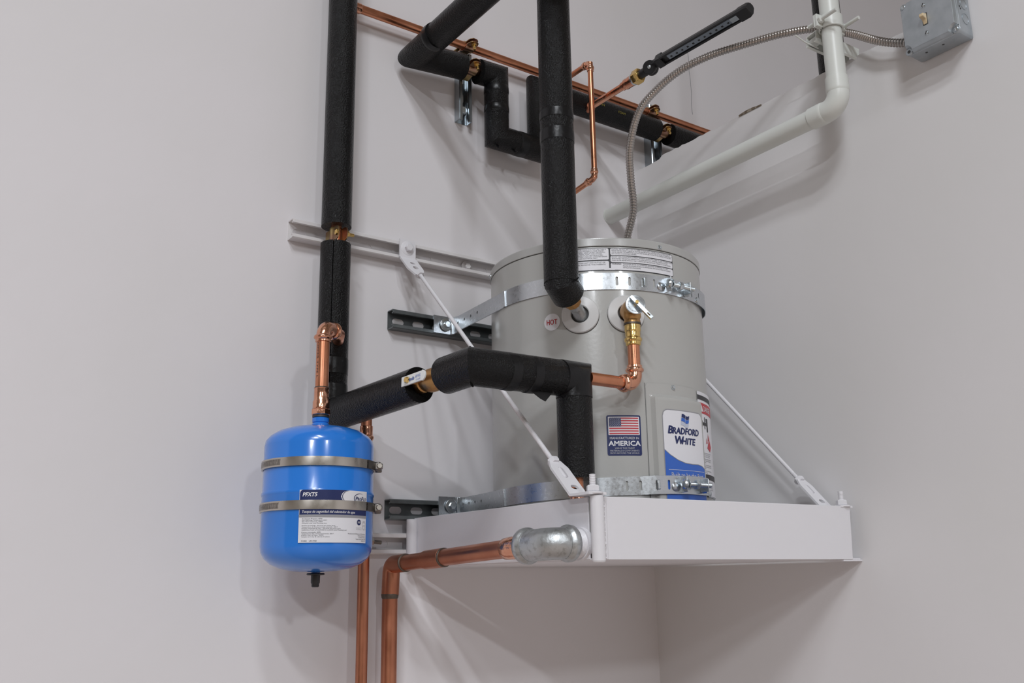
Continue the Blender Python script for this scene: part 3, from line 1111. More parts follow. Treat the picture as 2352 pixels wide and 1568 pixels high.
# ball valve in the gap
vm = BA + bdir * ((v0 + v1) / 2)
mb = MB().lathe(BA + bdir * (v0 - .012), bdir, [(.0130, 0), (.0150, .008), (.0165, .020), (.0165, .026), (.0145, .028), (.0175, .034), (.0205, .046), (.0205, .056), (.0185, .066), (.0170, .072), (.0170, .082), (.0150, .098)], 36)
valve = thing('ball_valve', 'bronze ball valve with a white lever, in the gap of the lagged feed pipe', 'valve', tuple(vm))
obj('valve_body', mb, BRASS, valve)
out = V((-.99, 0, .06))
out = (out - bdir * out.dot(bdir)).normalized()
wid = out.cross(bdir).normalized()
if wid.z < 0:
    wid = -wid
sp = vm + bdir * -.028
obj('valve_stem', MB().cyl(sp + out * .010, sp + out * .031, .0062, 20), BRASS, valve)
hp0 = sp + out * .0285 - bdir * .006
pl_ = [(-.012, -.0085), (.046, -.0085)] + [(.046 + .0095 * math.sin(PI * i / 8), -.0095 * math.cos(PI * i / 8)) for i in range(9)] + [(.046, .0085), (-.012, .0085)]
mb = MB().prism(pl_, hp0, bdir, wid, .0032 if bdir.cross(wid).dot(out) > 0 else -.0032)
hnd = obj('lever', mb, ENAMELH, valve, bevel=.0012)


def PLev(s, q, l_):
    return hp0 + bdir * s + wid * q + out * (.0034 + l_)


lettering('lever_print', [('600 WOG', .043, -.001, .0050, 'r', {'fit': .014}), ('1/2 CWP', .043, -.0062, .003, 'r', {'fit': .012}), ('Apollo', .026, -.003, .0062, 'r', {'shear': .3, 'bold': .03, 'fit': .017})], PLev, STICKB, hnd, .0004)
mb = MB()
hexa(mb, sp + out * .0285 - bdir * .0 + out * .003, out, .0056, .005)
obj('lever_nut', mb, BRASSY, valve)

# ---- hot outlet pipe
HX = V((-.648, -.471, 0))
hotp = thing('lagged_hot_pipe', 'black foam-lagged hot outlet pipe rising in front of the heater, out of frame', 'pipe', (HX.x, HX.y, .5))
HJ = V((HX.x, HX.y, .5200))
p_ = Hv + hdir(HOTA) * HR + V((0, 0, NZ))
HE = HJ + (p_ - HJ).normalized() * .033
dd = (HE - HJ).normalized()
obj('foam_sleeve', MB().sweep([HJ + V((0, 0, .0)), (HX.x, HX.y, 1.0), (HX.x, HX.y, 1.45)], FR + .0012, 44), FOAM, hotp)
# angled elbow piece, cut to a mitre against the riser piece
obj('foam_elbow', MB().sweep([(HX.x, HX.y, .545), HJ, HE], FR + .0002, 44), FOAM, hotp)
obj('mitre_lip', MB().lathe(HJ + V((0, 0, .004)), (V((0, 0, 1)) - dd).normalized(), [(FR + .0010, -.0015), (FR + .0022, 0), (FR + .0010, .0015)], 44), FOAMCUT, hotp)
for z0, z1 in ((.838, .856), (.792, .817)):
    obj('tape_band', MB().lathe((HX.x, HX.y, z0), (0, 0, 1), [(FR, 0), (FR + .0018, .0012), (FR + .0021, (z1 - z0) / 2), (FR + .0018, z1 - z0 - .001), (FR, z1 - z0)], 44), TAPE, hotp)
ax_ = (p_ - HE).normalized()
lh = (p_ - HE).length
obj('bronze_adapter', MB().lathe(HE - ax_ * .004, ax_, [(.0170, 0), (.0182, .003), (.0182, .020), (.0160, .022), (.0162, .031), (.0140, .034)], 10), BRASS, hotp, bevel=.001)
obj('steel_nipple', MB().lathe(HE + ax_ * .022, ax_, [(.0118, 0), (.0118, lh - .030), (.0128, lh - .028), (.0128, lh - .016)], 28), GALVCAST, hotp)

# ---- lagged line along the top of the wall, with a jog and a forward branch
TZ, TY = 1.178, -.056
topl = thing('lagged_wall_pipe', 'black foam-lagged pipe run along the wall top with a square dip', 'pipe', (-.6, TY, TZ))
q0 = V((-.716, TY, 1.160))
obj('foam_sleeve', MB().sweep([(-.590, TY, 1.172), q0, (-.720, -.75, 1.166)], FR, 40), FOAM, topl)
obj('tape_band', MB().lathe((-.7195, -.135, 1.1605), (0, -1, 0), [(FR, 0), (FR + .0006, .001), (FR + .001, .008), (FR + .0002, .018)], 40), TAPE, topl)
XJ0, XJ1, ZJ = -.4945, -.3680, 1.018
dz = 1.176
fo = FR - .001
obj('foam_sleeve', MB().sweep([(-.546, TY, 1.174), (XJ0, TY, dz), (XJ0, TY, ZJ), (XJ1, TY, ZJ), (XJ1, TY, dz + .004), (.033, TY, 1.183)], fo, 40), FOAM, topl)
obj('foam_sleeve', MB().sweep([(.082, TY, 1.183), (1.9, TY, 1.19)], fo, 40), FOAM, topl)
for xx in (-.590, -.546):
    obj('cut_end', MB().lathe((xx, TY, 1.173), (1 if xx < -.57 else -1, 0, 0), [(fo, -.001), (fo - .001, .001), (.012, .0006)], 36, caps=(False, False)), FOAMCUT, topl)
for xx in (.033, .082):
    obj('cut_end', MB().lathe((xx, TY, 1.183), (1 if xx < .05 else -1, 0, 0), [(fo, -.001), (fo - .001, .001), (.012, .0006)], 36, caps=(False, False)), FOAMCUT, topl)
obj('copper_core', MB().sweep([(-.62, TY, 1.172), (-.5, TY, 1.175)], .0112, 20), COPPERF, topl)
obj('copper_core', MB().sweep([(.0, TY, 1.183), (.12, TY, 1.183)], .0112, 20), COPPERF, topl)
for z0, z1 in ((1.128, 1.146), (1.079, 1.095)):
    obj('tape_band', MB().lathe((XJ0, TY, z0), (0, 0, 1), [(fo, 0), (fo + .0005, .001), (fo + .0008, .006), (fo + .0005, z1 - z0 - .001), (fo, z1 - z0)], 40), TAPE, topl)
obj('tape_band', MB().lathe((-.440, TY, ZJ), (1, 0, 0), [(fo, 0), (fo + .0005, .001), (fo + .0008, .012), (fo, .024)], 40), TAPE, topl)
for fx_, fz_ in ((-.503, ZJ - fo), (-.455, ZJ - fo)):
    mb = MB()
    mb.add([(fx_ - .006, TY - .012, fz_ + .004), (fx_ + .007, TY - .010, fz_ + .004), (fx_ + .003, TY - .016, fz_ - .005), (fx_ - .002, TY - .016, fz_ - .004)], [(0, 1, 2, 3)])
    obj('tape_flap', mb, TAPE, topl, solid=.001)
PYL = lambda s, q, l_: V((s, TY - fo * math.cos(q / fo) - l_, 1.183 + fo * math.sin(q / fo)))
lettering('faded_print', [('1/2 IN', -.206, -.004, .006, 'l', {'fit': .030}), ('FOAM', -.128, -.008, .006, 'l', {'fit': .024})], PYL, WEED, topl, .0012)

# ---- lagged pipe dropping behind the right wall edge
vx, vy = .060, -.598
lr = thing('lagged_drop_pipe', 'black foam-lagged pipe dropping behind the right wall edge beside the white pipe', 'pipe', (vx, vy, .9))
obj('foam_sleeve', MB().sweep([(vx, vy, .9), (vx, vy, 1.2), (vx, vy, 1.6)], FR, 36), FOAM, lr)
obj('copper_core', MB().cyl((vx, vy, .85), (vx, vy, 1.65), .0112), COPPER, lr)

# ================================================================== BARE COPPER
cw_ = thing('copper_wall_pipe', 'bare copper pipe run along the wall above the black lagging', 'pipe', (-.848, -.030, 1.246))
obj('tube', MB().sweep([(-.880, -.030, 1.2455), (1.9, -.030, 1.258)], .0100, 24), COPPER, cw_)
obj('end_coupling', MB().lathe((-.886, -.030, 1.2455), (1, 0, 0), [(.0112, 0), (.0118, .002), (.0118, .040), (.0102, .043)], 28), COPPERF, cw_)

# copper drop loop standing off the wall, centre
LX, LY = -.2585, -.130
loop = thing('copper_drop_pipe', 'thin upright copper pipe with an elbow at each end, right of hot pipe', 'pipe', (LX, LY, .95))
ct = V((LX, LY, 1.2555))
cb = V((LX, LY, .945))
lr_ = .0068


def bead(o, ax, r):
    return [(r, 0), (r * 1.30, .0015), (r * 1.42, .004), (r * 1.30, .0065), (r * 1.12, .008)]


def elbow(parent, a, c, b, r, R, mt=None, name='elbow', fat=1.14):
    """press elbow: bend from a to b round c with beaded sockets"""
    a, c, b = V(a), V(c), V(b)
    mb = MB().sweep(fillet([a, c, b], R, 8), r * fat, 24)
    for p, d in ((a, (c - a).normalized()), (b, (c - b).normalized())):
        mb.lathe(p - d * .002, d, [(r * 1.02, 0), (r * 1.22, .001), (r * 1.22, .005), (r * 1.42, .007), (r * 1.48, .0095), (r * 1.42, .012), (r * 1.16, .0145)], 28)
    return obj(name, mb, mt or COPPERF, parent)


obj('tube', MB().cyl(cb, ct, lr_), COPPER, loop)
elbow(loop, ct + V((0, 0, -.023)), ct, ct + V((0, .026, 0)), lr_, .011)
elbow(loop, cb + V((0, 0, .023)), cb, cb + V((-.004, .026, -.006)), lr_, .012)
obj('tube', MB().cyl(ct + V((0, .02, 0)), ct + V((0, .129, 0)), lr_), COPPER, loop)
obj('tube', MB().cyl(cb + V((-.003, .02, -.005)), cb + V((-.018, .128, -.03)), lr_), COPPER, loop)

# tank connection
TX, TYY = -.972, -.172
TR = .0965
conn = thing('tank_connection_pipe', 'copper pipe with a top elbow, rising from the blue tank to the riser', 'pipe', (TX, TYY, .292))
tt = V((TX, TYY, .462))
te = V((-.9230, -.134, .4600))
obj('tube', MB().cyl((TX, TYY, .300), (TX, TYY, .445), .0120), COPPER, conn)
elbow(conn, tt + V((0, 0, -.030)), tt, tt + (te - tt).normalized() * .046, .0118, .021, fat=1.12)
obj('tube', MB().sweep([tt + (te - tt).normalized() * .03, te, (-.905, -.092, .460)], .0112, 24), COPPER, conn)
obj('coupling', MB().lathe((TX, TYY, .3065), (0, 0, 1), [(.0152, 0), (.0152, .013), (.0135, .016), (.0132, .036), (.0138, .0375), (.0124, .039)], 30), COPPERF, conn)
obj('solder_ring', MB().lathe((TX, TYY, .344), (0, 0, 1), [(.0128, 0), (.0134, .001), (.0126, .0025)], 30), SOLDER, conn)
obj('hex_adapter', MB().lathe((TX, TYY, .2945), (0, 0, 1), [(.0160, 0), (.0176, .0015), (.0176, .010), (.0152, .0125)], 8), COPPERF, conn)
PT = around((TX, TYY), .0120, rad(-170), 0)
lettering('pipe_print', [('COPPER TYPE L', 0, 0, .0032, 'l', {'fit': .075})], lambda s, q, l_: PT(q, .437 - s, l_), STICKK, conn, .0004)

# relief valve and discharge pipe
td = hdir(TPA)
tq = Hv + V((0, 0, NZ))
TO = tq + td * (HR + .0365)
relief = thing('relief_valve', 'bronze relief valve with silver disc and lever in the right collar', 'valve', tuple(tq + td * HR))
mb = MB().lathe(tq + td * (HR - .004), td, [(.0128, 0), (.0128, .012), (.0150, .014), (.0162, .020), (.0172, .030), (.0172, .052), (.0160, .060), (.0150, .062)], 36)
obj('inlet_body', mb, BRASS, relief)
obj('outlet_body', MB().lathe(TO + V((0, 0, .004)), (0, 0, -1), [(.0145, 0), (.0165, .010), (.0165, .021), (.0140, .026), (.0152, .029), (.0152, .033)], 36), BRASS, relief)
obj('outlet_ring', MB().lathe(TO + V((0, 0, -.0285)), (0, 0, -1), [(.0160, 0), (.0162, .003), (.0148, .004)], 36), SOLDER, relief)
dz_ = td + V((-.10, 0, .12))
dz_.normalize()
dc = tq + td * (HR + .060)
dsk = obj('disc_tag', MB().lathe(dc, dz_, [(.0184, 0), (.0186, .001), (.0186, .0022), (.0178, .0030), (.0120, .0036), (.0001, .0040)], 40), ZINC, relief)
du, dv_ = perp(dz_)
PDk = lambda s, q, l_: dc + dz_ * (.0034 + l_) + du * ((.0128 + q) * math.sin(s / .0128)) + dv_ * ((.0128 + q) * math.cos(s / .0128))
lettering('stamped_print', [('TEMPERATURE PRESSURE 150 PSI 210 F RELIEF VALVE', 0, 0, .0022, 'l', {'fit': .078})], PDk, STICKG, dsk, .0006)
lv = V((.503, -.363, -.78))
lv = (lv - dz_ * lv.dot(dz_)).normalized()
lw_ = dz_.cross(lv)
lo_ = dc + dz_ * .010
mb = MB().band(lambda s, q: lo_ + lv * (s - .016) + lw_ * q + dz_ * (.002 + s * .10), 0, .056, lambda s: -.0032, lambda s: .0032, .006, [(.047, 0, .004, .0014)])
lev = obj('lever', mb, ZINC, relief, solid=.0055, smooth=40)
obj('stem', MB().cyl(dc + dz_ * .002, dc + dz_ * .016, .0032, 16), BRASSY, relief)
dis = thing('relief_discharge_pipe', 'short copper discharge pipe turning left below the relief valve', 'pipe', (TO.x, TO.y, .35))
obj('brass_adapter', MB().lathe(TO + V((0, 0, -.031)), (0, 0, -1), [(.0130, 0), (.0150, .001), (.0150, .013), (.0138, .014), (.0142, .016), (.0138, .0245), (.0160, .0265), (.0164, .029), (.0160, .0315), (.0140, .033), (.0140, .0385), (.0120, .040)], 14), BRASSY, dis, bevel=.0008)
tb = V((TO.x, TO.y, .3400))
obj('tube', MB().cyl((TO.x, TO.y, .42), (TO.x, TO.y, .362), .0112), COPPER, dis)
elbow(dis, tb + V((0, 0, .034)), tb, tb + V((-.034, 0, .000)), .0114, .019, fat=1.14)
obj('tube', MB().cyl(tb + V((-.02, 0, 0)), (BC.x + FR * .6, tb.y, tb.z), .0112), COPPER, dis)

# cold supply riser behind the tank
SXp, SYp = -.823, -.060
sup = thing('copper_supply_pipe', 'upright copper supply pipe running down the wall behind the blue tank', 'pipe', (SXp, SYp, -.5))
obj('tube', MB().cyl((SXp, SYp, -1.55), (SXp, SYp, .322), .0110), COPPERD, sup)
obj('press_collar', MB().lathe((SXp, SYp, .262), (0, 0, 1), [(.0112, 0), (.0128, .002), (.0128, .012), (.0150, .015), (.0152, .019), (.0128, .022), (.0128, .040)], 28), COPPERF, sup)

# drain line
DX, DY = -.7465, -.500
drain = thing('drain_pipe', 'aged copper drain pipe with a galvanised elbow leaving the shelf side', 'pipe', (DX, -.05, 0))
ec = V((-.748, -.556, .056))
e1 = V((-.752, -.487, .054))
mb = MB().sweep(fillet([(-.716, -.556, .056), ec, e1], .034, 10), .0252, 36)
for p, d in ((V((-.7135, -.556, .056)), V((-1, 0, 0))), (e1, V((0, -1, 0)))):
    mb.lathe(p, d, [(.024, -.002), (.0272, -.0015), (.0290, .001), (.0295, .008), (.0285, .011), (.0262, .013), (.0250, .016)], 40)
obj('galvanised_elbow', mb, GALVCAST, drain)
D1 = V((-.752, -.045, .0350))
dv2 = (D1 - e1).normalized()
LD = (D1 - e1).length
obj('tube', MB().cyl(e1 - dv2 * .01, D1 - dv2 * .02, .0152, 28), COPPERD, drain)
obj('hex_adapter', MB().lathe(e1 - dv2 * .002, dv2, [(.0190, 0), (.0195, .003), (.0195, .014), (.0182, .0155), (.0186, .017), (.0180, .034), (.0185, .036), (.0180, .054), (.0168, .056)], 30), COPPERF, drain)
cp = e1 + dv2 * (LD * .565)
obj('coupling', MB().lathe(cp, dv2, [(.0155, 0), (.0174, .001), (.0174, .062), (.0155, .063)], 30), COPPERD, drain)
obj('solder_ring', MB().lathe(cp - dv2 * .003, dv2, [(.0160, -.001), (.0174, .0005), (.0174, .003), (.0154, .0045)], 30), SOLDER, drain)
# the elbow turns down beside the wall
D2 = V((-.757, -.045, -1.55))
mb = MB().sweep(fillet([D1 - dv2 * .052, D1 + V((0, .004, 0)), (-.754, -.041, -.022)], .016, 8), .0172, 28)
obj('elbow', mb, COPPERD, drain)
obj('solder_ring', MB().lathe(D1 - dv2 * .054, dv2, [(.0155, -.001), (.0174, .0), (.0175, .0015), (.0172, .003)], 30), SOLDER, drain)
obj('solder_ring', MB().lathe((-.7545, -.041, -.022), (0, 0, -1), [(.0172, -.001), (.0174, 0), (.0164, .006), (.0152, .008)], 30), SOLDER, drain)
obj('tube', MB().cyl((-.7545, -.041, -.01), (-.757, -.041, -1.55), .0152, 28), COPPERD, drain)

# ================================================================== STRUT PIPE CLAMPS
def pipe_clamp(label, c, axis, r, front, group='gold strut pipe clamps', half=.0125, ear=.020, gap=.0035):
    """two half straps round a pipe, closed by one bolt through ears on the front side"""
    c, ax, fr = V(c), V(axis).normalized(), V(front).normalized()
    si = ax.cross(fr).normalized()
    root = thing('pipe_clamp', label, 'pipe clamp', tuple(c), group)
    for k in (-1, 1):
        mb = MB()
        rows = []
        for an in [rad(12 + i * 14) for i in range(12)]:
            d = fr * math.cos(an) + si * k * math.sin(an)
            rows.append([c + d * (r + .0006) - ax * half, c + d * (r + .0024) - ax * half, c + d * (r + .0024) + ax * half, c + d * (r + .0006) + ax * half])
        mb.rings(rows)
        # foot into the strut
        mb.box(c - fr * (r + .010) + si * k * .006, fr * .010, si * .0012, ax * half)
        hf = obj('half_strap', mb, GOLD, root)
        e = MB()
        pts = [(0, -half), (ear * .55, -half), (ear * .85, -half * .8), (ear, -half * .4), (ear, half * .4), (ear * .85, half * .8), (ear * .55, half), (0, half)]
        e.prism(pts, c + fr * (r - .001) + si * k * gap, fr, ax, .0018 * (1 if fr.cross(ax).dot(si * k) > 0 else -1))
        obj('ear', e, GOLD, hf)
    b0 = c + fr * (r + ear * .55)
    mb = MB()
    hexa(mb, b0 + si * (gap + .002), si, .0066, .006)
    mb.lathe(b0 + si * (gap + .007), si, [(.0035, 0), (.0035, .012), (.0025, .013)], 16)
    mb.lathe(b0 - si * (gap + .002), -si, [(.0068, 0), (.0062, .003), (.003, .0045)], 20)
    obj('clamp_bolt', mb, BRASSY, root)
    return root


pipe_clamp('gold clamp gripping the left riser where its lagging is cut away', (RX, RY, .685), (0, 0, 1), .0112, (.05, -1, 0), half=.0145, gap=.0085)
pipe_clamp('upper gold clamp on bare copper pipe under the diagonal black pipe', (-.560, -.030, 1.2465), (1, 0, 0), .0100, (.25, -1, .25))
pipe_clamp('gold clamp in the lagging gap just above the short upright strut', (-.568, TY, 1.1735), (1, 0, 0), .0112, (.1, -1, .35))
pipe_clamp('gold clamp on bare copper pipe near the right wall edge', (.040, -.030, 1.2490), (1, 0, 0), .0100, (.25, -1, .3))
pipe_clamp('gold clamp in the lagging gap near the right wall edge', (.0575, TY, 1.183), (1, 0, 0), .0112, (.1, -1, .35))
ms = thing('clamp_screw', 'small steel screw end poking out right of the blue tank', 'screw', (-.79, -.03, .078))
obj('screw_end', thread((-.800, -.034, .080), (-.772, -.034, .078), .004, .002), STAIND, ms)
mb = MB()
hexa(mb, (-.796, -.034, .080), (1, 0, 0), .008, .006)
obj('nut', mb, STAIN, ms)

# ================================================================== EXPANSION TANK
tank = thing('expansion_tank', 'glossy blue expansion tank hanging beside the wall under a copper pipe', 'tank', (TX, TYY, .02))
prof = [(.0005, .020), (.035, .0215), (.060, .0260), (.078, .0335), (.089, .0430), (.0945, .0530), (TR, .0640), (TR, .1470), (TR + .0010, .1490), (TR + .0015, .1515), (TR + .0010, .1540), (TR - .0004, .1565),
        (TR - .0004, .2360), (.0940, .2460), (.0870, .2545), (.0740, .2630), (.0560, .2690), (.0360, .2730), (.0180, .2745), (.0165, .2765), (.0005, .277)]
obj('shell', MB().lathe((TX, TYY, 0), (0, 0, 1), prof, 96), BLUE, tank, smooth=50)
obj('neck', MB().lathe((TX, TYY, .272), (0, 0, 1), [(.0162, 0), (.0160, .006), (.0135, .009), (.0150, .010), (.0152, .017), (.0130, .0185)], 24), BLUE, tank)
obj('neck_thread', MB().lathe((TX, TYY, .2895), (0, 0, 1), [(.0128, 0), (.0150, .0015), (.0152, .004), (.0135, .006)], 24), SOLDER, tank)
obj('valve_boss', MB().lathe((TX, TYY, .0205), (0, 0, -1), [(.0085, -.004), (.0080, 0), (.0078, .004)], 24), BLUE, tank)
obj('valve_cap', MB().lathe((TX, TYY, .0185), (0, 0, -1), [(.0145, 0), (.0155, .001), (.0155, .0025), (.0140, .0035), (.0080, .0038), (.0078, .016), (.0066, .018), (.0064, .0225), (.0050, .0235)], 28), BLACKP, tank)
PK = around((TX, TYY), TR, rad(-132.3), 0)
KW = TR * rad(74.2)
lb = obj('tank_label', patch(PK, 0, KW, .0663, .1530, .0, .0017), STICKW, tank)
obj('navy_field', patch(PK, .0008, KW * .72, .112, .1530, .0055, .0020), STICKN, lb)
obj('navy_field', patch(PK, .0008, KW - .0008, .1115, .1310, .0, .0021), STICKN, lb)
obj('grey_stripe', patch(PK, .0, KW, .1078, .1120, .0, .0022), STICKG, lb)
# white swoosh field behind the maker's name
mb = MB()
def sw_lo(s):
    t = (s - KW * .545) / (KW * .14)
    return .1425 - .0105 * math.sqrt(max(0, min(1, 1 - (1 - min(1, t)) ** 2))) - (.002 if t > 1 else 0)
def sw_hi(s):
    t = (s - KW * .545) / (KW * .14)
    return .1425 + .0105 * math.sqrt(max(0, min(1, 1 - (1 - min(1, t)) ** 2)))
mb.band(lambda s, q: PK(s, q, .0023), KW * .545, KW, sw_lo, sw_hi, .002)
obj('white_swoosh', mb, STICKW, lb)
obj('swoosh_line', arc_stroke(PK, KW * .685, .1425, KW * .115, .0100, rad(100), rad(260), .0001, .0012, .0027), STICKN, lb)
ov = arc_stroke(PK, KW * .860, .1402, .0135, .0082, rad(65), rad(330), .0001, .0014, .0027, 40)
obj('name_ring', ov, STICKN, lb)
lettering('maker_lettering', [('P', KW * .768, .1368, .0066, 'l', {'bold': .03, 'shear': .2}), ('RO', KW * .806, .1368, .0052, 'l', {'bold': .03, 'shear': .2, 'fit': .0082}), ('F', KW * .876, .1368, .0066, 'l', {'bold': .03, 'shear': .2}),
                              ('LO', KW * .912, .1368, .0052, 'l', {'bold': .03, 'shear': .2, 'fit': .0078})], PK, STICKN, lb, .0029)
lettering('model_lettering', [('PFXT5', .0055, .1420, .0064, 'l', {'bold': .05, 'shear': .22, 'fit': .0235})], PK, STICKW, lb, .0026)
lettering('subtitle', [('Tanque de seguridad del calentador de agua', .0055, .1148, .0042, 'l', {'bold': .03, 'shear': .22, 'fit': .0900})], PK, STICKW, lb, .0026)
L = []
rows_ = [('Precharged Pressure: 40PSI', .0325), ('Max Operating Temperature: 200 F', .0405), ('Max Water Pressure: 150PSI', .0330), ('Complies with Lead Plumbing Law', .0400), None,
         ('Pression precharge : 40 livres par pouce carre', .0540), ('Temperature de fonctionnement maximale : 200 F', .0580), ('Pression maximale de l\'eau : 150 livres par pouce carre', .0635), ('Conforme a la Loi sur la plomberie au plomb (Lead Plumbing Law)', .0745), None,
         ('Presion precargada: 40PSI', .0305), ('Temperatura max. de funcionamiento: 200 F', .0515), ('Presion max. del agua: 150PSI', .0350), ('Cumple con la ley de tuberias de plomo', .0455)]
z = .1045
for r_ in rows_:
    if r_ is None:
        z -= .0013
        continue
    L.append((r_[0], .0055, z, .0016, 'l', {'fit': r_[1]}))
    z -= .00243
L.append(('M1001   UN1950', .0055, .0683, .0018, 'l', {'fit': .0245, 'bold': .03}))
for i, (t, wd) in enumerate((('Manufactured for/Fabrique pour/Fabricado por', .0400), ('Ferguson Enterprises LLC', .0190), ('751 Lakefront Commons', .0175), ('Newport News, Virginia 23606', .0235), ('800-221-3379', .0110))):
    L.append((t, KW - .0022, .0805 - i * .0029, .0016, 'r', {'fit': wd}))
lettering('fine_print', L, PK, STICKK, lb, .0021)
obj('certification_disc', disc(PK, KW * .845, .1005, .0047, .0021), STICKN, lb)
lettering('certification_letters', [('NSF', KW * .845, .0990, .0032, 'c', {'bold': .03, 'fit': .0060})], PK, STICKW, lb, .0025)
fr_ = MB()
for a, b, c_, d in ((.800, .893, .0920, .0922), (.800, .893, .0880, .0882), (.800, .8025, .0880, .0922), (.8905, .893, .0880, .0922), (.815, .878, .0897, .0901)):
    p = patch(PK, KW * a, KW * b, c_, d, 0, .0021)
    fr_.add(p.v, p.f)
obj('certification_frame', fr_, STICKG, lb)
shd = MB()
pts = [(.918, .1005), (.978, .1005), (.978, .0945), (.965, .0900), (.948, .0880), (.931, .0900), (.918, .0945)]
for (a, b), (c_, d) in zip(pts, pts[1:] + pts[:1]):
    A_, B_ = V((KW * a, b, 0)), V((KW * c_, d, 0))
    n_ = (B_ - A_).normalized().cross(V((0, 0, 1))) * .00022
    shd.add([PK(A_.x - n_.x, A_.y - n_.y, .0021), PK(B_.x - n_.x, B_.y - n_.y, .0021), PK(B_.x + n_.x, B_.y + n_.y, .0021), PK(A_.x + n_.x, A_.y + n_.y, .0021)], [(0, 1, 2, 3)])
obj('certification_shield', shd, STICKG, lb)
lettering('shield_letters', [('UPC', KW * .948, .1015, .0018, 'c', {'fit': .0066}), ('C', KW * .914, .0884, .0016, 'c'), ('R', KW * .982, .0884, .0016, 'c'), ('UPC', KW * .948, .0940, .0022, 'c', {'shear': .5, 'fit': .006})], PK, STICKG, lb, .0022)


def hose_clamp(zc, label):
    root = thing('hose_clamp', label, 'hose clamp', (TX, TYY, zc), 'steel hose clamps round the blue tank')
    R_ = TR + .0030
    obj('band', MB().lathe((TX, TYY, zc), (0, 0, 1), [(R_ - .0028, -.0078), (R_, -.0076), (R_ + .0003, 0), (R_, .0076), (R_ - .0028, .0078)], 96, caps=(False, False)), STAIN, root)
    Pk = around((TX, TYY), R_, 0, zc)
    sl_ = MB()
    for i in range(30):
        s = R_ * rad(-201 + i * 1.55)
        tilt = .0006
        sl_.add([Pk(s, -.0050, .0005), Pk(s + .0011, -.0050, .0005), Pk(s + .0011 + tilt, .0050, .0005), Pk(s + tilt, .0050, .0005)], [(0, 1, 2, 3)])
    obj('worm_slots', sl_, STAIND, root)
    a = rad(-44)
    o_ = V((math.cos(a), math.sin(a), 0))
    t_ = V((-math.sin(a), math.cos(a), 0))
    p = Pk(R_ * a, 0, .0005)
    obj('band_end', patch(Pk, R_ * rad(-58), R_ * rad(-30), -.0072, .0072, 0, .0012), STAIND, root)
    a = rad(-33)
    o_ = V((math.cos(a), math.sin(a), 0))
    t_ = V((-math.sin(a), math.cos(a), 0))
    p = Pk(R_ * a, 0, .0)
    hs = MB().box(p + o_ * .0050, t_ * .0125, o_ * .0055, V((0, 0, .0072)))
    h_ = obj('screw_housing', hs, STAIND, root, bevel=.0022)
    mb = MB()
    ax = (t_ * .85 - o_ * .2).normalized() * -1
    hexa(mb, p + o_ * .008 + t_ * -.010, ax, .0052, .006)
    mb.lathe(p + o_ * .0115 - t_ * .004, o_, [(.0052, -.001), (.0054, .001), (.004, .0022), (.0001, .0024)], 20)
    obj('screw_head', mb, STAIN, h_)
    obj('end_frame', MB().box(p + t_ * .0165 + o_ * .004, t_ * .004, o_ * .0062, V((0, 0, .0088))), STAIND, h_, bevel=.002)
    return root


hose_clamp(.2015, 'upper steel hose clamp round the blue tank, above the label')
hose_clamp(.1285, 'lower steel hose clamp round the blue tank, across the label')

# ================================================================== THERMOMETER
tx, tz = -.220, 1.171
thm = thing('thermometer', 'black bar thermometer with angled joint on a brass nut and copper stub', 'thermometer', (tx, -.06, tz))
obj('copper_stub', MB().cyl((tx, -.075, 1.166), (tx, -.217, 1.168), .0088, 24), COPPERF, thm)
obj('copper_tee', MB().lathe((tx, -.066, 1.166), (0, -1, 0), [(.0095, 0), (.0112, .002), (.0112, .012), (.0135, .014), (.0135, .018), (.0110, .021)], 28), COPPERD, thm)
obj('reducer', MB().lathe((tx, -.202, 1.1675), (0, -1, .02), [(.0092, 0), (.0108, .002), (.0108, .010), (.0130, .013), (.0135, .017), (.0125, .021), (.0130, .023), (.0140, .040)], 30), COPPERF, thm)
obj('seal_ring', MB().lathe((tx, -.2410, 1.1685), (0, -1, .02), [(.0143, 0), (.0146, .0015), (.0146, .0050), (.0135, .0065)], 30), ZINC, thm)
mb = MB().lathe((tx, -.2465, 1.169), (0, -1, .02), [(.0170, 0), (.0185, .002), (.0185, .019), (.0165, .022)], 6, ref=(0.5, 0, 1))
obj('brass_nut', mb, BRASSY, thm, bevel=.001)
obj('well_neck', MB().cyl((tx, -.266, 1.170), (tx, -.290, 1.170), .0108, 24), BLACKP, thm)
jc = V((tx, -.302, 1.171))
ja = (V((-1, 0, 0)) * .9 + V((0, -.45, -.3))).normalized()
obj('swivel_joint', MB().lathe(jc - ja * .012, ja, [(.0150, 0), (.0165, .0015), (.0165, .010), (.0120, .011), (.0120, .013), (.0165, .014), (.0165, .023), (.0150, .0245)], 32), BLACKP, thm)
obj('pivot_pin', MB().lathe(jc + ja * .0125, ja, [(.0040, 0), (.0040, .001), (.0030, .0016)], 20), ZINC, thm)
q1 = V((tx, -.330, 1.1745))
q2 = V((tx, -.588, 1.167))
bd = (q2 - q1).normalized()
nx = V((-.45, -.15, -1))
nx = (nx - bd * nx.dot(bd)).normalized()          # scale faces down towards the viewer
wx = bd.cross(nx)
obj('joint_arm', MB().box(q1 - bd * .006, bd * .018, nx * .008, wx * .0085).box(q1 + bd * .006, bd * .010, nx * .0115, wx * .013), BLACKP, thm, bevel=.002)
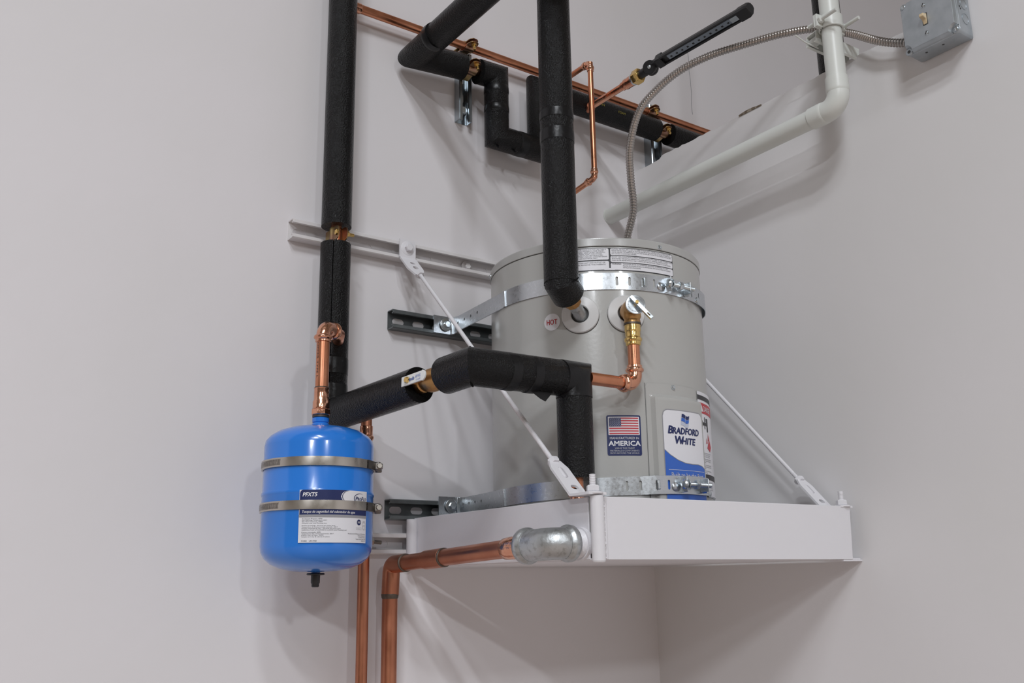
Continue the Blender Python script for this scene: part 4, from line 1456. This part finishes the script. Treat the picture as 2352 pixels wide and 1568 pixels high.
# V-section case
hw = .0140
prof = [(-hw, .004), (-hw * .9, .0095), (-hw * .62, .0095), (-hw * .52, .0045), (hw * .52, .0045), (hw * .62, .0095), (hw * .9, .0095), (hw, .004), (hw * .75, -.009), (hw * .3, -.013), (-hw * .3, -.013), (-hw * .75, -.009)]
cs = obj('scale_case', MB().rings([[q + wx * a + nx * b for a, b in prof] for q in (q1 + bd * .012, q2)]), BLACKP, thm, smooth=25)
obj('end_cap', MB().rings([[q + wx * a * k + nx * b * k for a, b in [(-hw, .004), (-hw * .9, .0100), (hw * .9, .0100), (hw, .004), (hw * .75, -.010), (hw * .3, -.014), (-hw * .3, -.014), (-hw * .75, -.010)]] for q, k in ((q2 - bd * .014, 1.06), (q2 + bd * .010, 1.06), (q2 + bd * .016, .9))]), BLACKP, thm, smooth=25)
obj('scale_glass', MB().box((q1 + q2) / 2 + bd * .010 + nx * .0050, bd * .107, wx * (hw * .45), nx * .0008), GLASS, thm)
tk_ = MB()
for i in range(12):
    tk_.box(q1 + bd * (.042 + i * .0172) + nx * .0060 + wx * (.001), bd * .0024, wx * .0018, nx * .0004)
obj('scale_marks', tk_, BLACKP, thm)
obj('end_plate', MB().box(q2 - bd * .026 + nx * .0062, bd * .010, wx * hw * .45, nx * .0010), ZINC, thm)

# ================================================================== WHITE DRAIN PIPE ON RIGHT WALL
px_, py_ = -.090, -.704
pv = thing('white_drain_pipe', 'white plastic pipe coming down then sloping back along the right wall', 'pipe', (px_, py_, .93))
PR_ = .0205
c0 = V((px_, py_, .934))
obj('vertical_pipe', MB().cyl((px_ + .004, py_ , 1.55), (px_, py_, .98), PR_, 36), PVC, pv)
pe = V((px_ - .008, .002, .922))
hd2 = (pe - c0).normalized()
obj('sloping_pipe', MB().cyl(c0 + hd2 * .05, pe, PR_, 36), PVC, pv)
mb = MB().sweep(fillet([c0 + V((0, 0, .040)), c0, c0 + hd2 * .042], .030, 10), PR_ * 1.10, 36)
for p, d in ((c0 + V((0, 0, .064)), V((0, 0, -1))), (c0 + hd2 * .068, -hd2)):
    mb.lathe(p, d, [(PR_ * 1.005, 0), (PR_ * 1.13, .0015), (PR_ * 1.15, .028), (PR_ * 1.13, .034), (PR_ * 1.06, .036)], 36)
obj('elbow', mb, PVC, pv)
obj('wall_collar', MB().lathe(pe, -hd2, [(PR_ + .0012, -.001), (PR_ + .0012, .004), (PR_, .006)], 36), PVC, pv)

# strut stub and clamp holding the pipe
sb = thing('strut_bracket', 'white-painted strut stub on the wall top behind the white pipe', 'bracket', (-.02, -.690, 1.09))
prf = [(-.0085, -.014), (-.012, -.017), (-.0155, -.014), (-.0155, .012), (.0155, .012), (.0155, -.014), (.012, -.017), (.0085, -.014)]
a_, b_ = V((.012, -.684, 1.0885)), V((-.102, -.662, 1.1065))
d_ = (b_ - a_).normalized()
sx_ = V((0, 1, 0))
sx_ = (sx_ - d_ * sx_.dot(d_)).normalized()
sy_ = d_.cross(sx_)
if sy_.z < 0:
    sy_ = -sy_
obj('channel', MB().rings([[q + sx_ * a + sy_ * b for a, b in prf] for q in (a_, b_)], (False, False), False), PVC, sb, solid=.0025)
obj('strut_nut', MB().box(b_ - d_ * .012 - sy_ * .004, d_ * .009, sx_ * .011, sy_ * .006), PVC, sb, bevel=.002)
obj('tie_wire', MB().sweep([b_ + d_ * -.02 - sy_ * .017, b_ + d_ * .015 - sy_ * .0165, b_ + d_ * .042 - sy_ * .010], .0016, 8), PVC, sb)
cl = thing('pipe_clamp', 'white-painted two-bolt clamp holding the white plastic pipe', 'pipe clamp', (px_, py_, 1.135))
cz_ = 1.122
fr = V((-.12, -.993, 0))
si = V((.993, -.12, 0))
cc = V((px_, py_, cz_))
mb = MB()
rows = []
for i in range(15):
    an = rad(-92 + i * 184 / 14)
    d = fr * math.cos(an) + si * math.sin(an)
    rows.append([cc + d * (PR_ + .0008) - V((0, 0, .014)), cc + d * (PR_ + .0048) - V((0, 0, .014)), cc + d * (PR_ + .0048) + V((0, 0, .014)), cc + d * (PR_ + .0008) + V((0, 0, .014))])
mb.rings(rows)
for k in (-1, 1):
    mb.box(cc + si * k * (PR_ + .010) - fr * .002, si * .010, fr * .0026, V((0, 0, .014)))
obj('front_strap', mb, PVC, cl, bevel=.0008)
mb = MB()
rows = []
for i in range(15):
    an = rad(88 + i * 184 / 14)
    d = fr * math.cos(an) + si * math.sin(an)
    rows.append([cc + d * (PR_ + .0008) - V((0, 0, .014)), cc + d * (PR_ + .0048) - V((0, 0, .014)), cc + d * (PR_ + .0048) + V((0, 0, .014)), cc + d * (PR_ + .0008) + V((0, 0, .014))])
mb.rings(rows)
for k in (-1, 1):
    mb.box(cc + si * k * (PR_ + .010) - fr * .0075, si * .010, fr * .0022, V((0, 0, .014)))
obj('back_strap', mb, PVC, cl, bevel=.0008)
for k in (-1, 1):
    b0 = cc + si * k * (PR_ + .012)
    bo_ = obj('clamp_bolt', MB().cyl(b0 - fr * .03, b0 + fr * .046, .0040, 16), PVC, cl)
    mb = MB()
    hexa(mb, b0 + fr * .001, fr, .0085, .007)
    obj('nut', mb, PVC, bo_)

# ================================================================== SWITCH BOX
sbx = thing('switch_box', 'square galvanised switch box with an ivory toggle on the right wall', 'switch box', (0, -.89, 1.05))
by0, by1, bz0, bz1, bd_ = -.950, -.841, .9935, 1.1025, .056
mb = MB()
mb.bx(-bd_ + .006, -.0005, by0, by1, bz0, bz1)
body = obj('box_body', mb, BOX, sbx, bevel=.004)
# raised cover with notched corners
n_ = .0135
w2, h2 = (by1 - by0), (bz1 - bz0)
pts = []
for cx_, cy_, a0_ in ((n_ * .0 + 0, 0, 90), (w2, 0, 180), (w2, h2, 270), (0, h2, 0)):
    arc = [(cx_ + n_ * math.cos(rad(a0_ - 90 * i / 6)), cy_ + n_ * math.sin(rad(a0_ - 90 * i / 6))) for i in range(7)]
    pts += arc
rim = MB().prism(pts, (-bd_ + .004, by1, bz0), (0, -1, 0), (0, 0, 1), -.0022 if V((0, -1, 0)).cross(V((0, 0, 1))).x > 0 else .0022)
cvx = MB()
ring0 = [V((-bd_ + .003, by1 - x_, bz0 + z_)) for x_, z_ in pts]
cen = V((-bd_, (by0 + by1) / 2, (bz0 + bz1) / 2))
def shr(p, k, dx):
    q = V((p.x + dx, cen.y + (p.y - cen.y) * k, cen.z + (p.z - cen.z) * k))
    return q
cvx.rings([[shr(p, 1.0, .003) for p in ring0], [shr(p, 1.0, 0) for p in ring0], [shr(p, .975, -.002) for p in ring0], [shr(p, .955, -.007) for p in ring0], [shr(p, .93, -.009) for p in ring0]], (False, True))
cov = obj('cover_plate', cvx, BOX, sbx, smooth=30)
fx_ = -bd_ + .003 - .009
for cy_, cz2, has in ((by1 - .0055, bz0 + .0055, False), (by0 + .0055, bz0 + .0055, True), (by0 + .0055, bz1 - .0055, True), (by1 - .0055, bz1 - .0055, True)):
    mb = MB().lathe((-bd_ + .006, cy_, cz2), (-1, 0, 0), [(.0078, 0), (.0078, .003), (.0070, .0038)], 20)
    er = obj('corner_ear', mb, BOX, sbx)
    if has:
        obj('ear_screw', MB().lathe((-bd_ + .0022, cy_, cz2), (-1, 0, 0), [(.0048, 0), (.0046, .002), (.003, .003), (.0001, .0033)], 18), ZINC, er)
    else:
        obj('ear_hole', MB().lathe((-bd_ + .0020, cy_, cz2), (-1, 0, 0), [(.0034, 0), (.0001, .0003)], 16), SEAM, er)
yc, zc_ = cen.y + .004, cen.z - .003
obj('toggle_slot', MB().bx(fx_ - .0004, fx_ + .002, yc - .0052, yc + .0052, zc_ - .0125, zc_ + .0125), SEAM, cov)
tg_ = MB()
tg_.prism([(-.0115, 0), (.0115, 0), (.0095, .003), (.0080, .0125), (.0015, .0135), (-.0020, .0035)], (fx_, yc - .0044, zc_), (0, 0, 1), (-1, 0, 0), -.0088)
obj('toggle', tg_, IVORY, sbx, bevel=.0012)
for k in (-1, 1):
    s_ = pan_screw(sbx, (fx_ + .0005, yc, zc_ + k * .0300), (-1, 0, 0), .0036, ZINC)
    obj('screw_slot', MB().box((fx_ - .0033, yc, zc_ + k * .0300), (.0004, 0, 0), (0, .0007, .0004), (0, -.0016, .0030)), SEAM, s_)
for j, z in enumerate((1.028, 1.060)):
    mb = MB().lathe((-.024, by0 - .0002, z), (0, -1, 0), [(.0118, -.001), (.0118, .0006), (.0108, .0006), (.0106, -.0004)], 28, caps=(False, False))
    obj('knockout', mb, BOX, sbx)
for yy in (-.870, -.905):
    obj('weep_hole', MB().lathe((-.032, yy, bz0 - .0002), (0, 0, -1), [(.0026, 0), (.0001, .0002)], 14), SEAM, sbx)
for zz, xx in ((1.050, -.040), (1.046, -.037), (1.088, -.042)):
    obj('weep_hole', MB().lathe((xx, by0 - .0002, zz), (0, -1, 0), [(.0022, 0), (.0001, .0002)], 12), SEAM, sbx)

# ================================================================== FLEXIBLE CONDUIT
# cable route in metres: up from the heater top, over in a loose arc, behind the white pipe, to the box
ROUTE = [(-0.3171, -0.2876, 0.6906), (-0.3182, -0.2983, 0.7277), (-0.3153, -0.3189, 0.7878), (-0.3286, -0.3294, 0.8528), (-0.3323, -0.3354, 0.9221), (-0.321, -0.3553, 1.0011), (-0.2895, -0.3817, 1.0542), (-0.2511, -0.4226, 1.0966), (-0.2087, -0.4738, 1.1222), (-0.1564, -0.5298, 1.1399), (-0.0967, -0.5907, 1.1564), (-0.0438, -0.6428, 1.1598), (-0.029, -0.7053, 1.122), (-0.032, -0.7647, 1.0741), (-0.0275, -0.7993, 1.0521), (-0.0239, -0.8294, 1.0381)]
cpts = spline(ROUTE, 40)
# resample evenly and give the armour its interlocked ribs
Ls = [0]
for a, b in zip(cpts, cpts[1:]):
    Ls.append(Ls[-1] + (b - a).length)
pitch = .0062
N = int(Ls[-1] / (pitch / 4))
pts, rr = [], []
j = 0
for i in range(N + 1):
    L_ = Ls[-1] * i / N
    while j < len(Ls) - 2 and Ls[j + 1] < L_:
        j += 1
    f = (L_ - Ls[j]) / max(1e-9, Ls[j + 1] - Ls[j])
    pts.append(cpts[j].lerp(cpts[j + 1], f))
    rr.append(.0078 + (.0, .0007, .0009, -.0009)[i % 4])
cond = thing('flexible_conduit', 'ribbed flexible metal conduit looping from the heater top to the switch box', 'conduit', tuple(pts[0]))
obj('armour', MB().sweep(pts, rr, 16), CONDUIT, cond, smooth=28)
d0 = (pts[4] - pts[0]).normalized()
obj('heater_connector', MB().lathe(V((pts[0].x, pts[0].y, .630)), (0, 0, 1), [(.016, 0), (.016, .008), (.0115, .010), (.0110, .028), (.009, .030)], 24), ZINC, cond)
